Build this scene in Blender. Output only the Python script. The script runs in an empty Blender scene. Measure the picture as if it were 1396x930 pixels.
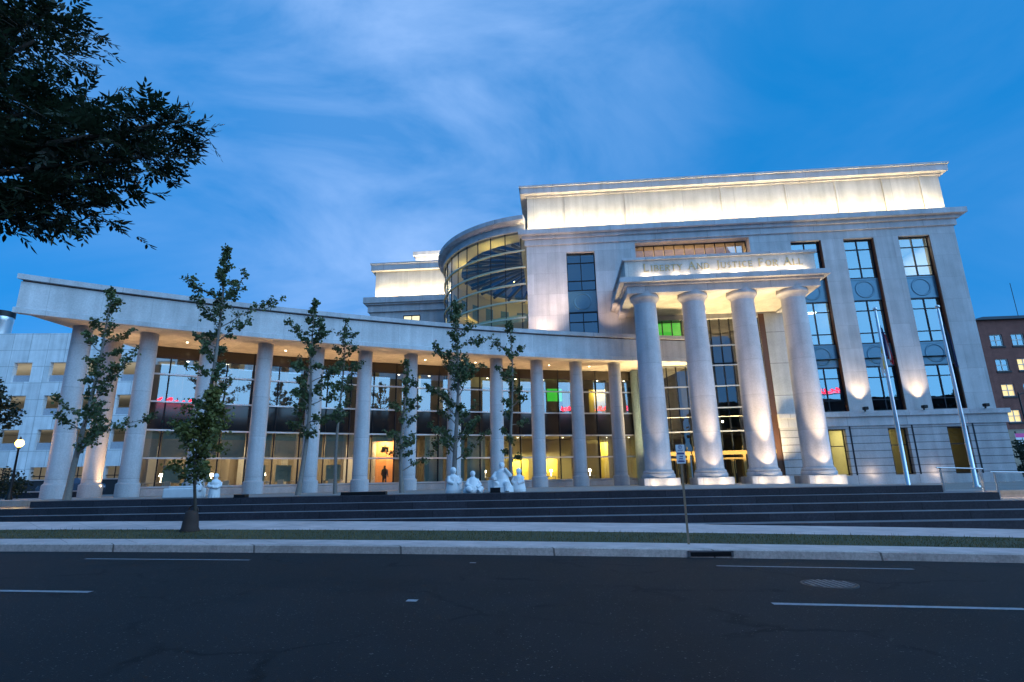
import bpy, bmesh, math, random
from math import sin, cos, pi, radians as R, sqrt, atan2, hypot
from mathutils import Vector, Matrix
random.seed(7)
S = bpy.context.scene
COL = S.collection
# ------------------------------------------------------------------ camera, sky, sun, exposure
PITCH, ROLL, EYE = R(14.3), R(1.12), 1.55
fwd = Vector((0, cos(PITCH), sin(PITCH))); up0 = Vector((0, -sin(PITCH), cos(PITCH))); r0 = Vector((1, 0, 0))
rt = r0 * cos(ROLL) - up0 * sin(ROLL); up = up0 * cos(ROLL) + r0 * sin(ROLL)
cd = bpy.data.cameras.new('camera'); cam = bpy.data.objects.new('camera', cd); COL.objects.link(cam)
M = Matrix((rt, up, -fwd)).transposed().to_4x4(); M.translation = (0, 0, EYE); cam.matrix_world = M
cd.sensor_width = 36; cd.sensor_fit = 'HORIZONTAL'; cd.lens = 36 * 755 / 1396; cd.clip_start = .1; cd.clip_end = 2000
S.camera = cam
SUN_EL, SUN_AZ = R(6), R(125)            # dusk: the last glow is behind the camera, to the right
w = bpy.data.worlds.new('World'); S.world = w; w.use_nodes = True
nt = w.node_tree; nt.nodes.clear(); N = nt.nodes.new; Lk = nt.links.new
wo = N('ShaderNodeOutputWorld'); bg = N('ShaderNodeBackground'); sk = N('ShaderNodeTexSky')
sk.sky_type = 'NISHITA'; sk.sun_disc = False; sk.sun_elevation = SUN_EL; sk.sun_rotation = SUN_AZ
sk.ozone_density = 6.0; sk.air_density = 1.0; sk.dust_density = .6; sk.altitude = 1600
tc = N('ShaderNodeTexCoord'); mp = N('ShaderNodeMapping'); mp.inputs['Scale'].default_value = (1.0, 1.0, 2.2); mp.inputs['Rotation'].default_value = (.25, .75, .3)
nz = N('ShaderNodeTexNoise'); nz.inputs['Scale'].default_value = 2.3; nz.inputs['Detail'].default_value = 7; nz.inputs['Roughness'].default_value = .55; nz.inputs['Distortion'].default_value = .5
mr = N('ShaderNodeMapRange'); mr.inputs[1].default_value = .36; mr.inputs[2].default_value = .72; mr.inputs[3].default_value = .0; mr.inputs[4].default_value = .62
sx = N('ShaderNodeSeparateXYZ'); xr = N('ShaderNodeMapRange'); xr.inputs[1].default_value = -1; xr.inputs[2].default_value = 1
cr = N('ShaderNodeValToRGB'); e_ = cr.color_ramp.elements; e_[0].position = .12; e_[0].color = (.04, .04, .04, 1); e_[1].position = .95; e_[1].color = (.3, .3, .3, 1); cr.color_ramp.interpolation = 'EASE'
for p_, v_ in ((.24, .45), (.36, 1.0), (.52, .9), (.62, .6), (.71, .12), (.80, .16)): q_ = e_.new(p_); q_.color = (v_, v_, v_, 1)
tint = N('ShaderNodeMix'); tint.data_type = 'RGBA'; tint.blend_type = 'MULTIPLY'; tint.inputs[0].default_value = 1; tint.inputs[7].default_value = (.16, .38, .40, 1)
base = N('ShaderNodeMix'); base.data_type = 'RGBA'; base.blend_type = 'ADD'; base.inputs[0].default_value = 1; base.inputs[7].default_value = (.0, 1.55, 4.4, 1)
cl = N('ShaderNodeMix'); cl.data_type = 'RGBA'; cl.inputs[7].default_value = (3.7, 5.5, 9.0, 1)
av = N('ShaderNodeMath'); av.operation = 'ADD'; av.inputs[1].default_value = .14
mu = N('ShaderNodeMath'); mu.operation = 'MULTIPLY'
Lk(tc.outputs['Generated'], mp.inputs[0]); Lk(mp.outputs[0], nz.inputs['Vector']); Lk(nz.outputs[0], mr.inputs[0]); Lk(mr.outputs[0], av.inputs[0])
Lk(tc.outputs['Generated'], sx.inputs[0]); Lk(sx.outputs[0], xr.inputs[0]); Lk(xr.outputs[0], cr.inputs[0]); Lk(av.outputs[0], mu.inputs[0]); Lk(cr.outputs[0], mu.inputs[1])
Lk(sk.outputs[0], tint.inputs[6]); Lk(tint.outputs[2], base.inputs[6]); Lk(base.outputs[2], cl.inputs[6]); Lk(mu.outputs[0], cl.inputs[0]); Lk(cl.outputs[2], bg.inputs[0]); Lk(bg.outputs[0], wo.inputs[0])
bg.inputs[1].default_value = .137
sd = bpy.data.lights.new('sun', 'SUN'); so = bpy.data.objects.new('sun', sd); COL.objects.link(so)
sd.energy = 3.3; sd.angle = R(75); sd.color = (.37, .67, 1.0)
so.rotation_euler = Vector((sin(SUN_AZ), cos(SUN_AZ), .42)).to_track_quat('Z', 'Y').to_euler()
S.view_settings.view_transform = 'Standard'; S.view_settings.look = 'None'; S.view_settings.exposure = 0; S.view_settings.gamma = 1
S.view_settings.use_curve_mapping = False
S.cycles.use_denoising = True
S.cycles.max_bounces = 8; S.cycles.diffuse_bounces = 3; S.cycles.glossy_bounces = 3; S.cycles.transparent_max_bounces = 16
S.cycles.caustics_reflective = False; S.cycles.caustics_refractive = False; S.cycles.sample_clamp_indirect = 4

# ------------------------------------------------------------------ frames
A = R(4.3); U = Vector((cos(A), -sin(A), 0)); NN = Vector((sin(A), cos(A), 0))
P0 = Vector((10, 44.5, 0))
def st(s, d, z=0): v = U * s + NN * d; return Vector((v.x, v.y, z))         # street frame
def fc(s, off, z): v = P0 + U * s - NN * off; return Vector((v.x, v.y, z))   # facade frame
AC = Vector((25.84, -48.47)); AR = 93.3
def arc(k, off=0, z=0):                                                     # colonnade frame: k = column number, off = away from street
    t = -.5335 + .03417 * k; r = AR + off
    return Vector((AC.x + sin(t) * r, AC.y + cos(t) * r, z))
def grade(s):
    c = max(-28, min(28, s)); z = -.021 * c - .00035 * c * c
    return z - .012 * (s - c)

# ------------------------------------------------------------------ materials
def nodes(name):
    m = bpy.data.materials.new(name); m.use_nodes = True; t = m.node_tree
    return m, t, t.nodes['Principled BSDF'], t.nodes.new, t.links.new
def mixc(N, L, typ, fac, a, b):
    x = N('ShaderNodeMix'); x.data_type = 'RGBA'; x.blend_type = typ
    for i, v in ((0, fac), (6, a), (7, b)):
        if hasattr(v, 'is_output'): L(v, x.inputs[i])
        elif i == 0: x.inputs[0].default_value = v
        else: x.inputs[i].default_value = (*v, 1)
    return x.outputs[2]
def plain(name, col, rough=.5, metal=0, var=.25, scale=6, bump=0, spec=.5, coord='Object'):
    m, t, p, N, L = nodes(name)
    tc = N('ShaderNodeTexCoord'); n = N('ShaderNodeTexNoise'); n.inputs['Scale'].default_value = scale; n.inputs['Detail'].default_value = 4
    L(tc.outputs[coord], n.inputs['Vector'])
    c = mixc(N, L, 'MIX', n.outputs[0], [x * (1 - var) for x in col], [min(1, x * (1 + var)) for x in col])
    L(c, p.inputs['Base Color']); p.inputs['Roughness'].default_value = rough; p.inputs['Metallic'].default_value = metal
    p.inputs['Specular IOR Level'].default_value = spec
    if bump:
        b = N('ShaderNodeBump'); b.inputs['Strength'].default_value = bump; b.inputs['Distance'].default_value = .02
        L(n.outputs[0], b.inputs['Height']); L(b.outputs[0], p.inputs['Normal'])
    return m
def granite(name, col, bw, bh, mortar=.018, off=.5, mcol=.45, shift=(0, 0), var=.13, rough=.7):
    m, t, p, N, L = nodes(name)
    tc = N('ShaderNodeTexCoord'); sp = N('ShaderNodeSeparateXYZ'); L(tc.outputs['Object'], sp.inputs[0])
    ad = N('ShaderNodeMath'); L(sp.outputs[0], ad.inputs[0]); L(sp.outputs[1], ad.inputs[1])
    a2 = N('ShaderNodeMath'); L(ad.outputs[0], a2.inputs[0]); a2.inputs[1].default_value = shift[0] + 200
    a3 = N('ShaderNodeMath'); L(sp.outputs[2], a3.inputs[0]); a3.inputs[1].default_value = shift[1]
    cb = N('ShaderNodeCombineXYZ'); L(a2.outputs[0], cb.inputs[0]); L(a3.outputs[0], cb.inputs[1])
    br = N('ShaderNodeTexBrick'); br.offset = off; L(cb.outputs[0], br.inputs['Vector'])
    br.inputs['Color1'].default_value = (*[c * (1 + .6*var) for c in col], 1); br.inputs['Color2'].default_value = (*[c * (1 - .7*var) for c in col], 1)
    br.inputs['Mortar'].default_value = (*[c * mcol for c in col], 1)
    br.inputs['Scale'].default_value = 1; br.inputs['Brick Width'].default_value = bw; br.inputs['Row Height'].default_value = bh
    br.inputs['Mortar Size'].default_value = mortar; br.inputs['Mortar Smooth'].default_value = .1
    n = N('ShaderNodeTexNoise'); n.inputs['Scale'].default_value = 14; n.inputs['Detail'].default_value = 6; n.inputs['Roughness'].default_value = .8
    L(tc.outputs['Object'], n.inputs['Vector'])
    n2 = N('ShaderNodeTexNoise'); n2.inputs['Scale'].default_value = .7; n2.inputs['Detail'].default_value = 5; L(tc.outputs['Object'], n2.inputs['Vector'])
    r = N('ShaderNodeMapRange'); L(n.outputs[0], r.inputs[0]); r.inputs[1].default_value = .3; r.inputs[2].default_value = .7; r.inputs[3].default_value = 1 - 1.6*var; r.inputs[4].default_value = 1 + 1.2*var
    r2 = N('ShaderNodeMapRange'); L(n2.outputs[0], r2.inputs[0]); r2.inputs[1].default_value = .3; r2.inputs[2].default_value = .7; r2.inputs[3].default_value = .86; r2.inputs[4].default_value = 1.08
    mu = N('ShaderNodeMath'); mu.operation = 'MULTIPLY'; L(r.outputs[0], mu.inputs[0]); L(r2.outputs[0], mu.inputs[1])
    mp = N('ShaderNodeMapping'); mp.inputs['Scale'].default_value = (2.2, 2.2, .10); L(tc.outputs['Object'], mp.inputs[0])
    n3 = N('ShaderNodeTexNoise'); n3.inputs['Scale'].default_value = 1; n3.inputs['Detail'].default_value = 5; L(mp.outputs[0], n3.inputs['Vector'])
    r3 = N('ShaderNodeMapRange'); L(n3.outputs[0], r3.inputs[0]); r3.inputs[1].default_value = .35; r3.inputs[2].default_value = .65; r3.inputs[3].default_value = .86; r3.inputs[4].default_value = 1.05
    mu3 = N('ShaderNodeMath'); mu3.operation = 'MULTIPLY'; L(mu.outputs[0], mu3.inputs[0]); L(r3.outputs[0], mu3.inputs[1]); mu = mu3
    cc = N('ShaderNodeCombineXYZ')
    for i in range(3): L(mu.outputs[0], cc.inputs[i])
    L(mixc(N, L, 'MULTIPLY', 1.0, br.outputs[0], cc.outputs[0]), p.inputs['Base Color'])
    p.inputs['Roughness'].default_value = rough; p.inputs['Specular IOR Level'].default_value = .3
    b = N('ShaderNodeBump'); b.inputs['Strength'].default_value = .25; b.inputs['Distance'].default_value = .012; b.invert = True
    L(br.outputs['Fac'], b.inputs['Height']); L(b.outputs[0], p.inputs['Normal'])
    return m
def glass(name, tintc, base=.12, power=4, rough=.0, wav=0.0, gc=(.92, .97, 1)):
    m, t, p, N, L = nodes(name); t.nodes.remove(p); out = t.nodes['Material Output']
    lw = N('ShaderNodeLayerWeight'); lw.inputs[0].default_value = .5
    pw = N('ShaderNodeMath'); pw.operation = 'POWER'; L(lw.outputs['Facing'], pw.inputs[0]); pw.inputs[1].default_value = power
    ma = N('ShaderNodeMath'); ma.operation = 'MULTIPLY_ADD'; L(pw.outputs[0], ma.inputs[0]); ma.inputs[1].default_value = 1 - base; ma.inputs[2].default_value = base
    tr = N('ShaderNodeBsdfTransparent'); tr.inputs[0].default_value = (*tintc, 1)
    g = N('ShaderNodeBsdfGlossy'); g.inputs['Roughness'].default_value = rough; g.inputs[0].default_value = (*gc, 1)
    if wav:
        tc = N('ShaderNodeTexCoord'); n = N('ShaderNodeTexNoise'); n.inputs['Scale'].default_value = .45; L(tc.outputs['Object'], n.inputs['Vector'])
        b = N('ShaderNodeBump'); b.inputs['Strength'].default_value = 1; b.inputs['Distance'].default_value = wav; L(n.outputs[0], b.inputs['Height']); L(b.outputs[0], g.inputs['Normal'])
    mx = N('ShaderNodeMixShader'); L(ma.outputs[0], mx.inputs[0]); L(tr.outputs[0], mx.inputs[1]); L(g.outputs[0], mx.inputs[2]); L(mx.outputs[0], out.inputs[0])
    return m
def emit(name, col, st_):
    m, t, p, N, L = nodes(name); p.inputs['Base Color'].default_value = (*col, 1); p.inputs['Emission Color'].default_value = (*col, 1); p.inputs['Emission Strength'].default_value = st_
    tc = N('ShaderNodeTexCoord'); n = N('ShaderNodeTexNoise'); n.inputs['Scale'].default_value = 3; L(tc.outputs['Object'], n.inputs['Vector'])
    r = N('ShaderNodeMapRange'); L(n.outputs[0], r.inputs[0]); r.inputs[3].default_value = st_ * .8; r.inputs[4].default_value = st_ * 1.2; L(r.outputs[0], p.inputs['Emission Strength'])
    return m
def leafmat(name, dark, light, rough=.55, trans=.25):
    m, t, p, N, L = nodes(name)
    g = N('ShaderNodeNewGeometry'); tc = N('ShaderNodeTexCoord'); n = N('ShaderNodeTexNoise'); n.inputs['Scale'].default_value = .9; L(tc.outputs['Object'], n.inputs['Vector'])
    ad = N('ShaderNodeMath'); ad.operation = 'MULTIPLY_ADD'; L(g.outputs['Random Per Island'], ad.inputs[0]); ad.inputs[1].default_value = .6
    mm = N('ShaderNodeMath'); mm.operation = 'MULTIPLY_ADD'; L(n.outputs[0], mm.inputs[0]); mm.inputs[1].default_value = 1.2; mm.inputs[2].default_value = -.4
    L(mm.outputs[0], ad.inputs[2])
    c = mixc(N, L, 'MIX', ad.outputs[0], dark, light)
    for nd in t.nodes:
        if nd.type == 'MIX': nd.clamp_factor = True
    L(c, p.inputs['Base Color']); p.inputs['Roughness'].default_value = rough
    tl = N('ShaderNodeBsdfTranslucent'); L(c, tl.inputs[0]); mx = N('ShaderNodeMixShader'); mx.inputs[0].default_value = trans
    L(p.outputs[0], mx.inputs[1]); L(tl.outputs[0], mx.inputs[2]); L(mx.outputs[0], t.nodes['Material Output'].inputs[0])
    return m

STONE = (.50, .49, .50)
MT = {
 'wall': granite('granite_wall', STONE, 2.4, 1.9, .012, .5, .74),
 'rust': granite('granite_rusticated', (.44, .43, .45), 60, .56, .03, 0, .35),
 'fascia': granite('granite_fascia', (.56, .55, .56), 3.18, 9, .016, 0, .75),
 'attic': granite('granite_attic', (.56, .54, .51), 4.4, 20, .02, 0, .72, (1.1, 9)),
 'trim': granite('granite_trim', (.50, .49, .51), 4.4, 30, .02, 0, .6, (0, 9)),
 'column': granite('granite_column', (.52, .51, .53), 90, 2.45, .014, 0, .75, (0, .3)),
 'soffit': granite('soffit_plaster', (.60, .55, .48), 3.2, 3.2, .015, 0, .8),
 'step': granite('dark_step_granite', (.040, .036, .046), 1.9, 40, .012, .5, .5, (0, 9), .3, .5),
 'tread': granite('skylit_tread_granite', (.20, .19, .20), 1.9, 40, .012, .5, .6, (0, 9), .12, .6),  # paler than the risers: sky light on the top faces put into colour
 'plaza': granite('plaza_paving', (.30, .28, .27), 1.2, 1.2, .01, 0, .6),
 'mull': plain('dark_window_metal', (.012, .016, .024), .4, .6),
 'alu': plain('silver_transom_metal', (.55, .57, .60), .35, .8, .1),
 'span': plain('blue_spandrel_metal', (.07, .165, .235), .32, .35, .12),
 'spanglass': plain('dark_spandrel_panel', (.016, .018, .022), .08, 0, .15, .7),
 'bronze': plain('bronze_metal', (.42, .28, .10), .38, .85, .2),
 'gold': plain('gilded_letter', (.46, .34, .16), .5, .4, .15),
 'copper': plain('copper_reveal', (.085, .038, .022), .5, .3),
 'inwall': plain('interior_beige', (.36, .31, .24), .8, 0, .12, .8),
 'indark': plain('interior_brown', (.11, .09, .065), .8, 0, .3, .6),
 'inwhite': plain('interior_white', (.65, .63, .58), .8, 0, .06),
 'inyellow': plain('interior_yellow', (.78, .60, .16), .8, 0, .08, .7),
 'inorange': plain('interior_orange', (.70, .27, .08), .8, 0, .15, 1),
 'shade': plain('roller_shade_cloth', (.42, .39, .33), .9, 0, .06, 2),
 'teal': plain('teal_blind_and_reflection', (.25, .37, .36), .9, 0, .08, 1),
 'black': plain('black_metal', (.012, .012, .014), .45, .5),
 'asphalt': None, 
 'conc': granite('concrete_slab', (.60, .45, .42), 1.6, 40, .014, 0, .6, (0, 9), .05, .85),  # redder than bare concrete: pink traffic glow put into the base colour
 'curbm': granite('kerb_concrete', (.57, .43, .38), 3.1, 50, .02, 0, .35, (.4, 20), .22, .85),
 'paint': plain('road_paint', (.26, .26, .28), .7, 0, .55, 16),
 'soil': plain('verge_soil', (.055, .055, .025), .95, 0, .4, 8, .5),
 'ground': plain('ground_earth', (.10, .095, .085), .95, 0, .3, .4),
 'white': plain('white_precast', (.74, .74, .74), .7, 0, .05),
 'marble': plain('white_marble', (.70, .70, .71), .6, 0, .10, 5, .3),
 'steel': plain('brushed_steel', (.62, .62, .64), .3, .9, .1),
 'bark': plain('grey_bark', (.20, .17, .15), .9, 0, .35, 12, .6),
 'barkd': plain('dark_bark', (.06, .045, .035), .9, 0, .35, 12, .6),
 'bag': plain('brown_bag_cloth', (.045, .025, .02), .8, 0, .3, 5, .4),
 'skin': plain('skin', (.4, .25, .18), .6), 'cloth': plain('dark_cloth', (.012, .013, .018), .9),
 'post': plain('galvanised_post', (.34, .24, .16), .5, .5, .3, 4),
 'signw': plain('sign_white', (.80, .80, .82), .45, 0, .05), 'signb': plain('sign_ink', (.06, .07, .22), .5), 'signr': plain('sign_pink', (.75, .06, .30), .5), 'signc': plain('sign_cyan', (.12, .5, .7), .5),
 'flagr': plain('flag_red_cloth', (.42, .02, .03), .8), 'flagw': plain('flag_white_cloth', (.7, .68, .66), .8), 'flagb': plain('flag_navy_cloth', (.015, .025, .10), .8), 'flagy': plain('flag_gold_cloth', (.75, .50, .10), .8), 'flagd': plain('flag_dark_cloth', (.01, .03, .05), .8),
 'rubber': plain('tyre_rubber', (.015, .015, .015), .8), 'carp': plain('car_paint', (.10, .12, .16), .25, .6, .05), 'cast': plain('cast_iron', (.16, .15, .16), .5, .6, .3, 20),
 'redneon': emit('red_neon_letter', (1, .02, .05), 14), 'warmlamp': emit('warm_lamp_glass', (1, .50, .10), 14), 'whitelamp': emit('white_lamp_glass', (1, .93, .8), 25),
 'greenlamp': emit('green_lamp_glass', (.03, .62, .04), 1.1), 'dotlamp': emit('downlight_glass', (1, .8, .55), 18),
 'glass': glass('facade_glass', (.66, .72, .72), .20, 4, 0, .006), 'glassd': glass('office_glass', (.34, .44, .48), .24, 4, 0, .006, (.50, .80, .95)), 'glassc': glass('rotunda_glass', (.80, .82, .74), .06, 4), 'glassr': glass('railing_glass', (.93, .96, .96), .05, 3),
 'brick': None, 'roofd': plain('dark_roof', (.02, .02, .025), .7),
 'dome': glass('skylight_glass', (.05, .09, .16), .15, 3), 'rib': plain('skylight_rib', (.03, .035, .06), .6),
}
def asphalt():
    m, t, p, N, L = nodes('asphalt'); tc = N('ShaderNodeTexCoord')
    n = N('ShaderNodeTexNoise'); n.inputs['Scale'].default_value = 90; n.inputs['Detail'].default_value = 3; L(tc.outputs['Object'], n.inputs['Vector'])
    n2 = N('ShaderNodeTexNoise'); n2.inputs['Scale'].default_value = .5; n2.inputs['Detail'].default_value = 6; n2.inputs['Roughness'].default_value = .65; L(tc.outputs['Object'], n2.inputs['Vector'])
    c = mixc(N, L, 'MIX', n.outputs[0], (.0055, .005, .0055), (.0145, .013, .0135))
    r = N('ShaderNodeMapRange'); L(n2.outputs[0], r.inputs[0]); r.inputs[1].default_value = .3; r.inputs[2].default_value = .7; r.inputs[3].default_value = .35; r.inputs[4].default_value = 1.9
    cc = N('ShaderNodeCombineXYZ')
    for i in range(3): L(r.outputs[0], cc.inputs[i])
    c = mixc(N, L, 'MULTIPLY', 1.0, c, cc.outputs[0]); L(c, p.inputs['Base Color'])
    vo = N('ShaderNodeTexVoronoi'); vo.feature = 'DISTANCE_TO_EDGE'; vo.inputs['Scale'].default_value = .42
    n4 = N('ShaderNodeTexNoise'); n4.inputs['Scale'].default_value = 2.2; n4.inputs['Detail'].default_value = 5; L(tc.outputs['Object'], n4.inputs['Vector'])
    vm = N('ShaderNodeVectorMath'); vm.operation = 'MULTIPLY_ADD'; L(n4.outputs[1], vm.inputs[0]); vm.inputs[1].default_value = (.5, .5, .5); L(tc.outputs['Object'], vm.inputs[2]); L(vm.outputs[0], vo.inputs['Vector'])
    ck = N('ShaderNodeMapRange'); L(vo.outputs[0], ck.inputs[0]); ck.inputs[1].default_value = .008; ck.inputs[2].default_value = .026; ck.inputs[3].default_value = .25; ck.inputs[4].default_value = 1
    k2 = N('ShaderNodeMapRange'); L(n2.outputs[0], k2.inputs[0]); k2.inputs[1].default_value = .48; k2.inputs[2].default_value = .56; ckm = N('ShaderNodeMix'); L(k2.outputs[0], ckm.inputs[0]); ckm.inputs[2].default_value = 1; L(ck.outputs[0], ckm.inputs[3])
    c3 = N('ShaderNodeCombineXYZ')
    for i in range(3): L(ckm.outputs[0], c3.inputs[i])
    c = mixc(N, L, 'MULTIPLY', 1.0, c, c3.outputs[0])
    n5 = N('ShaderNodeTexNoise'); n5.inputs['Scale'].default_value = 38; n5.inputs['Detail'].default_value = 1; L(tc.outputs['Object'], n5.inputs['Vector'])
    sp_ = N('ShaderNodeMapRange'); L(n5.outputs[0], sp_.inputs[0]); sp_.inputs[1].default_value = .70; sp_.inputs[2].default_value = .76; c = mixc(N, L, 'MIX', sp_.outputs[0], c, (.12, .11, .11)); L(c, p.inputs['Base Color'])
    rr = N('ShaderNodeMapRange'); L(n2.outputs[0], rr.inputs[0]); rr.inputs[3].default_value = .62; rr.inputs[4].default_value = .9; L(rr.outputs[0], p.inputs['Roughness'])
    p.inputs['Specular IOR Level'].default_value = .2
    b = N('ShaderNodeBump'); b.inputs['Strength'].default_value = .5; b.inputs['Distance'].default_value = .01; L(n.outputs[0], b.inputs['Height']); L(b.outputs[0], p.inputs['Normal'])
    return m
MT['asphalt'] = asphalt()
def brickm():
    m = granite('red_brick', (.19, .075, .06), .5, .16, .02, .5, 1.6, (0, 0), .2, .85); return m
MT['brick'] = brickm()

# ------------------------------------------------------------------ mesh builder
class MB:
    def __init__(s): s.v = []; s.f = []; s.sm = []
    def add(s, vs, fs, smooth=False):
        o = len(s.v); s.v += [tuple(v) for v in vs]; s.f += [tuple(i + o for i in f) for f in fs]; s.sm += [smooth] * len(fs); return s
    def box(s, x0, x1, y0, y1, z0, z1):
        v = [(x, y, z) for z in (z0, z1) for y in (y0, y1) for x in (x0, x1)]
        return s.add(v, [(0, 2, 3, 1), (4, 5, 7, 6), (0, 1, 5, 4), (2, 6, 7, 3), (0, 4, 6, 2), (1, 3, 7, 5)])
    def bbox(s, x0, x1, y0, y1, z0, z1, b=.02):           # box with bevelled edges
        bm = bmesh.new(); bmesh.ops.create_cube(bm, size=1)
        for q in bm.verts: q.co = Vector(((x0 + x1) / 2 + q.co.x * (x1 - x0), (y0 + y1) / 2 + q.co.y * (y1 - y0), (z0 + z1) / 2 + q.co.z * (z1 - z0)))
        bmesh.ops.bevel(bm, geom=bm.edges[:], offset=b, segments=2, affect='EDGES', profile=.5)
        bm.verts.index_update(); s.add([q.co for q in bm.verts], [[q.index for q in f.verts] for f in bm.faces]); bm.free(); return s
    def prism(s, poly, z0, z1):
        n = len(poly); v = [(p[0], p[1], z0) for p in poly] + [(p[0], p[1], z1) for p in poly]
        return s.add(v, [tuple(range(n))[::-1], tuple(range(n, 2 * n))] + [(i, (i + 1) % n, n + (i + 1) % n, n + i) for i in range(n)])
    def lathe(s, prof, n=32, c=(0, 0), cap=True):
        v = []; f = []
        for r, z in prof:
            for i in range(n): a = 2 * pi * i / n; v.append((c[0] + r * cos(a), c[1] + r * sin(a), z))
        for j in range(len(prof) - 1):
            for i in range(n): f.append((j * n + i, j * n + (i + 1) % n, (j + 1) * n + (i + 1) % n, (j + 1) * n + i))
        s.add(v, f, True)
        if cap:
            m = len(prof) - 1
            s.add([v[i] for i in range(n)], [tuple(range(n))[::-1]]); s.add([v[m * n + i] for i in range(n)], [tuple(range(n))])
        return s
    def tube(s, pts, rad, n=8, cap=True):
        pts = [Vector(p) for p in pts]; rr = rad if isinstance(rad, (list, tuple)) else [rad] * len(pts); v = []; f = []
        ref = Vector((0, 0, 1))
        for i, p in enumerate(pts):
            t = (pts[min(i + 1, len(pts) - 1)] - pts[max(i - 1, 0)]).normalized()
            a = t.cross(ref if abs(t.z) < .9 else Vector((1, 0, 0))).normalized(); b = t.cross(a)
            for k in range(n): q = 2 * pi * k / n; v.append(p + (a * cos(q) + b * sin(q)) * rr[i])
        for i in range(len(pts) - 1):
            for k in range(n): f.append((i * n + k, i * n + (k + 1) % n, (i + 1) * n + (k + 1) % n, (i + 1) * n + k))
        s.add(v, f, True)
        if cap: s.add([v[k] for k in range(n)], [tuple(range(n))[::-1]]); s.add(v[-n:], [tuple(range(n))])
        return s
    def sphere(s, c, r, n=12, sx=1, sy=1, sz=1):
        v = []; f = []
        for j in range(n + 1):
            th = pi * j / n
            for i in range(2 * n): a = pi * i / n; v.append((c[0] + r * sx * sin(th) * cos(a), c[1] + r * sy * sin(th) * sin(a), c[2] + r * sz * cos(th)))
        for j in range(n):
            for i in range(2 * n): f.append((j * 2 * n + i, (j + 1) * 2 * n + i, (j + 1) * 2 * n + (i + 1) % (2 * n), j * 2 * n + (i + 1) % (2 * n)))
        return s.add(v, f, True)
    def ribbon(s, P, prof, closed=True):                   # sweep: P(i) -> function (off, z) -> point
        n = len(prof); v = [fn(o, z) for fn in P for o, z in prof]; f = []
        for i in range(len(P) - 1):
            for k in range(n if closed else n - 1): f.append((i * n + k, i * n + (k + 1) % n, (i + 1) * n + (k + 1) % n, (i + 1) * n + k))
        s.add(v, f)
        if closed: s.add(v[:n], [tuple(range(n))[::-1]]); s.add(v[-n:], [tuple(range(n))])
        return s
    def build(s, name, m, parent=None, loc=None, recalc=True):
        me = bpy.data.meshes.new(name); me.from_pydata(s.v, [], s.f)
        me.polygons.foreach_set('use_smooth', s.sm)
        if recalc:
            bm = bmesh.new(); bm.from_mesh(me); bmesh.ops.recalc_face_normals(bm, faces=bm.faces[:]); bm.to_mesh(me); bm.free()
        me.materials.append(MT[m] if isinstance(m, str) else m)
        o = bpy.data.objects.new(name, me); COL.objects.link(o)
        if parent: o.parent = parent
        if loc is not None: o.location = loc
        return o
def tag(o, label, cat, group=None):
    o['label'] = label; o['category'] = cat
    if group: o['group'] = group
    return o
def thing(name, label, cat, loc=(0, 0, 0), rz=0, group=None):
    o = bpy.data.objects.new(name, None); COL.objects.link(o); o.location = loc; o.rotation_euler = (0, 0, rz); o.empty_display_size = .3
    return tag(o, label, cat, group)
def struct(o): o['kind'] = 'structure'; return o
def children(o): return [c for c in bpy.data.objects if c.parent == o]
def copy_tree(o, parent=None):
    c = o.copy(); COL.objects.link(c)
    if parent: c.parent = parent
    for ch in children(o): copy_tree(ch, c)
    return c
def area(loc, direction, sx, sy, power, col, spread=180):
    l = bpy.data.lights.new('area_lamp', 'AREA'); l.shape = 'RECTANGLE'; l.size = sx; l.size_y = sy; l.energy = power; l.color = col; l.spread = R(spread)
    o = bpy.data.objects.new('area_lamp', l); COL.objects.link(o); o.location = loc
    d = Vector(direction).normalized(); q = d.to_track_quat('-Z', 'Y')
    # keep local X along the facade
    x = U - d * U.dot(d); x.normalize(); y = (-d).cross(x)
    o.matrix_world = Matrix.Translation(loc) @ Matrix((x, y, -d)).transposed().to_4x4(); return o
def point(loc, power, col, r=.1):
    l = bpy.data.lights.new('point_lamp', 'POINT'); l.energy = power; l.color = col; l.shadow_soft_size = r
    o = bpy.data.objects.new('point_lamp', l); COL.objects.link(o); o.location = loc; return o
def spot(loc, target, power, col, ang, blend=.3, r=.08):
    l = bpy.data.lights.new('spot_lamp', 'SPOT'); l.energy = power; l.color = col; l.spot_size = R(ang); l.spot_blend = blend; l.shadow_soft_size = r
    o = bpy.data.objects.new('spot_lamp', l); COL.objects.link(o); o.location = loc
    o.rotation_euler = (Vector(target) - Vector(loc)).to_track_quat('-Z', 'Y').to_euler(); return o
WARM = (1, .71, .42); WARM2 = (1, .64, .32); SOFT = (1, .78, .50); YEL = (1, .78, .25)

# ------------------------------------------------------------------ street, plaza
SS = [-260, -200, -150, -110, -80] + [i * 2.5 for i in range(-26, 27)] + [80, 110, 150, 200, 260]
def strip(name, prof, m, s0=-260, s1=260):
    b = MB(); ss = [s for s in SS if s0 <= s <= s1]
    v = []; n = len(prof)
    for s in ss:
        for d, z in prof: v.append(st(s, d, z + grade(s)))
    f = [(i * n + k, (i + 1) * n + k, (i + 1) * n + k + 1, i * n + k + 1) for i in range(len(ss) - 1) for k in range(n - 1)]
    b.add(v, f); return struct(b.build(name, m))
strip('road', [(-3.0, -.05), (1, .03), (5, .06), (9, .05), (12.35, .01), (12.70, 0)], 'asphalt')
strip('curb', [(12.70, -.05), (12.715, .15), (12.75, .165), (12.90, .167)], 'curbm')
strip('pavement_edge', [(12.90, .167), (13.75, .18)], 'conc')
strip('verge', [(13.75, .18), (13.80, .165), (15, .19), (16.05, .20), (16.1, .215)], 'soil')
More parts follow.
